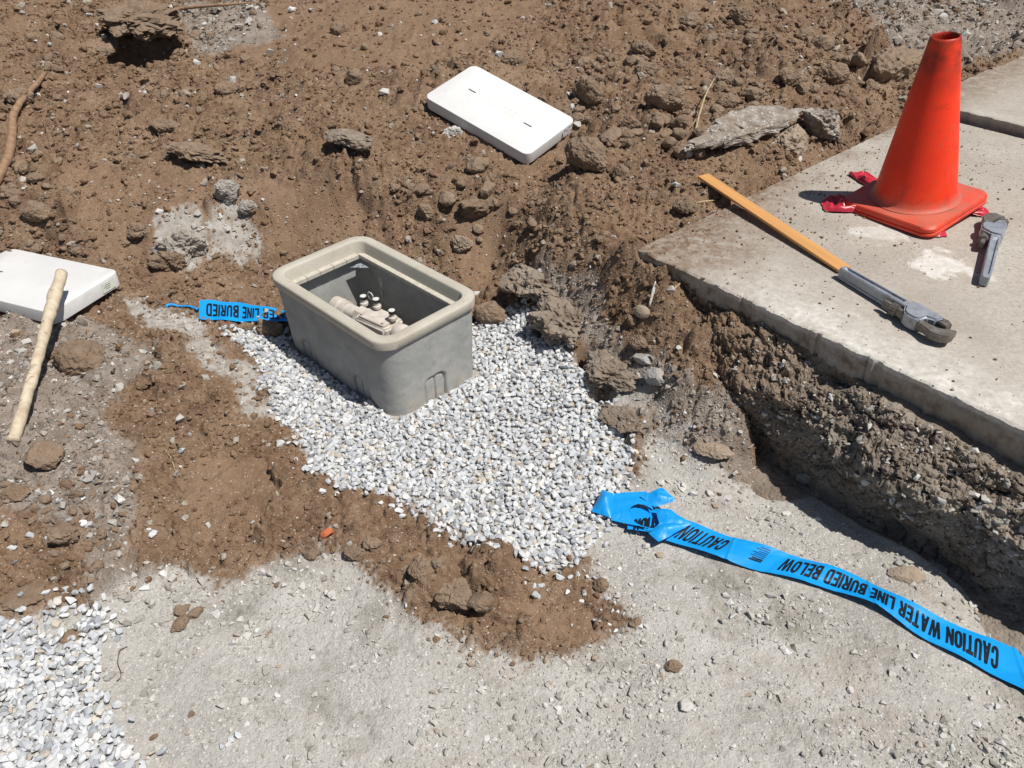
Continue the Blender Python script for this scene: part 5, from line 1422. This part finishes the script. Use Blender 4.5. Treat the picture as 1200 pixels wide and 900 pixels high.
patch("tape_fold", [(560, 170), (765, 92), (895, 215), (700, 275)], (.026, .034, .022, .020), 30, 24, .010, 34, bulge=.008)
patch("tape_fold", [(700, 285), (850, 300), (1048, 435), (745, 440)], (.022, .026, .020, .018), 34, 24, .008, 35, bulge=.006)
patch("tape_fold", [(640, 520), (745, 420), (1045, 432), (735, 604)], (.012, .026, .020, .010), 34, 24, .006, 36, bulge=.010)
patch("tape_fold", [(205, 105), (318, 150), (292, 385), (105, 312)], (.030, .026, .008, .010), 26, 30, .006, 37, bulge=.022)
patch("tape_fold", [(110, 300), (300, 330), (275, 385), (160, 350)], (.004, .006, .002, .002), 16, 12, .004, 38)

# second tape, coming out from under the soil to the box
t2 = [(196, 356), (214, 358), (232, 352), (242, 352), (290, 357), (322, 362), (340, 366)]
b2 = [(196, 361), (213, 364), (232, 374), (240, 374), (290, 376), (322, 375), (340, 377)]
def up_pt(px, py, h): 
    g = ground(px, py + 3); return at(px, py, g[2] + h)
T2_, B2_ = resamp([(234, 352), (242, 351), (290, 356), (322, 361), (345, 366)], 8), resamp([(233, 374), (240, 374), (290, 377), (322, 376), (345, 378)], 8)
p2 = []
for a, b in zip(T2_, B2_):
    g = ground(b[0], b[1]); p2.append((at(a[0], a[1], g[2] + .024), at(b[0], b[1], g[2] + .010)))
rb2 = Ribbon(p2, lambda s, v: .002 * np.sin(np.asarray(s) * 60 + 3 * np.asarray(v)))
tape2 = empty("caution_tape", tuple(p2[3][1]), (0, 0, 0), "short blue caution tape piece emerging from soil left of the box", "caution tape")
def tlink2(o):
    o.data.transform(Matrix.Translation(-Vector(p2[3][1]))); return o
tlink2(link("tape_strip", ribbon_mesh("tape_strip", rb2, 0, rb2.L, 240, 12), TAPEM, tape2))
tlink2(on_ribbon(rb2, "WATER LINE BURIED", rb2.L * .955, .62, .20, rb2.L * .89, INKM, tape2))
P = [gp(194, 361, .004), gp(200, 358, .007), gp(210, 361, .006), gp(222, 361, .008), gp(233, 366, .012)]
tlink2(link("tape_strand", tube_mesh("tape_strand", P, [.004, .005, .004, .003, .005], 8, 4, .2), TAPEM, tape2))

# ---- every loose clod is told apart by what lies next to it
MARKS = [(o, n) for o, n in ((lid1, "the white lid on the mound"), (lid2, "the lid at the left edge"), (cone, "the orange cone"), (lath, "the yellow lath"), (box, "the meter box"), (tape, "the long blue tape"), (tape2, "the short blue tape"))]
for o in COL.objects:
    lb = o.get('label', '')
    for key, n in (("long jagged slab", "the long concrete slab"), ("pointed wedge", "the pointed concrete wedge"), ("bent dry straw", "the upright straw"), ("thick brown root", "the left root"), ("thin pale root", "the top root"), ("above the dark hollow", "the dark hollow's crust"), ("flat slab of hard brown", "the flat soil slab"), ("big pale grey lump", "the big mortar lump"), ("soil covered concrete", "the soil covered concrete piece"), ("forming a ridge", "the soil ridge"), ("brick fragment", "the brick fragment"), ("largest on the soil tongue", "the largest near clod"), ("rock at the foot of the wooden", "the rock at the stick's foot"), ("rounded brown rock beside", "the rock beside the stick"), ("large dark grey lump", "the large dark grey lump"), ("lone round clod", "the lone round clod"), ("pointed pale clod", "the pointed pale clod"), ("flattened brown clods", "the flattened clods"), ("wide clod on the mound", "the wide clod left of the cone"), ("flat brown stone lower", "the flat stone on the mound"), ("grey brown stone right", "the stone right of the hollow"), ("flat crust of brown soil at", "the flat crust at left"), ("squarish clod", "the squarish clod"), ("dark clod in the hollow", "the dark clod at the top")):
        if key in lb and o.get('category'): MARKS.append((o, n))
bpy.context.view_layer.update()
def centre(o):
    if o.type == 'MESH':
        c = sum((Vector(v) for v in o.bound_box), Vector()) / 8; c = np.array(o.matrix_world @ c)
    else: c = np.array(o.matrix_world.translation)
    d = c - EYEP; w = d @ F
    return np.array([600 + FPX * (d @ RX) / w, 450 - FPX * (d @ UX) / w])
mk = np.array([centre(o) for o, n in MARKS])
cells = {}
for o in LOOSE:
    p = centre(o); d = p - mk; i = int(np.argmin((d ** 2).sum(1))); a = math.degrees(math.atan2(-d[i, 1], d[i, 0])) % 360
    sec = ("right of", "above and right of", "above", "above and left of", "left of", "below and left of", "below", "below and right of")[int((a + 22.5) // 45) % 8]
    cells.setdefault((MARKS[i][1], sec), []).append((float(np.hypot(*d[i])), o))
ORD = ("nearest", "second nearest", "third nearest", "fourth nearest", "fifth nearest", "sixth nearest", "seventh nearest", "eighth nearest", "ninth nearest", "tenth nearest", "eleventh nearest", "twelfth nearest", "thirteenth nearest", "fourteenth nearest", "fifteenth nearest", "sixteenth nearest")
for (i, sec), lst in cells.items():
    lst.sort(key=lambda q: q[0])
    for k, (d_, o) in enumerate(lst):
        o['label'] = "brown soil clod, %s %s %s" % (ORD[k] if k < 16 else "%dth nearest" % (k + 1), sec, i)
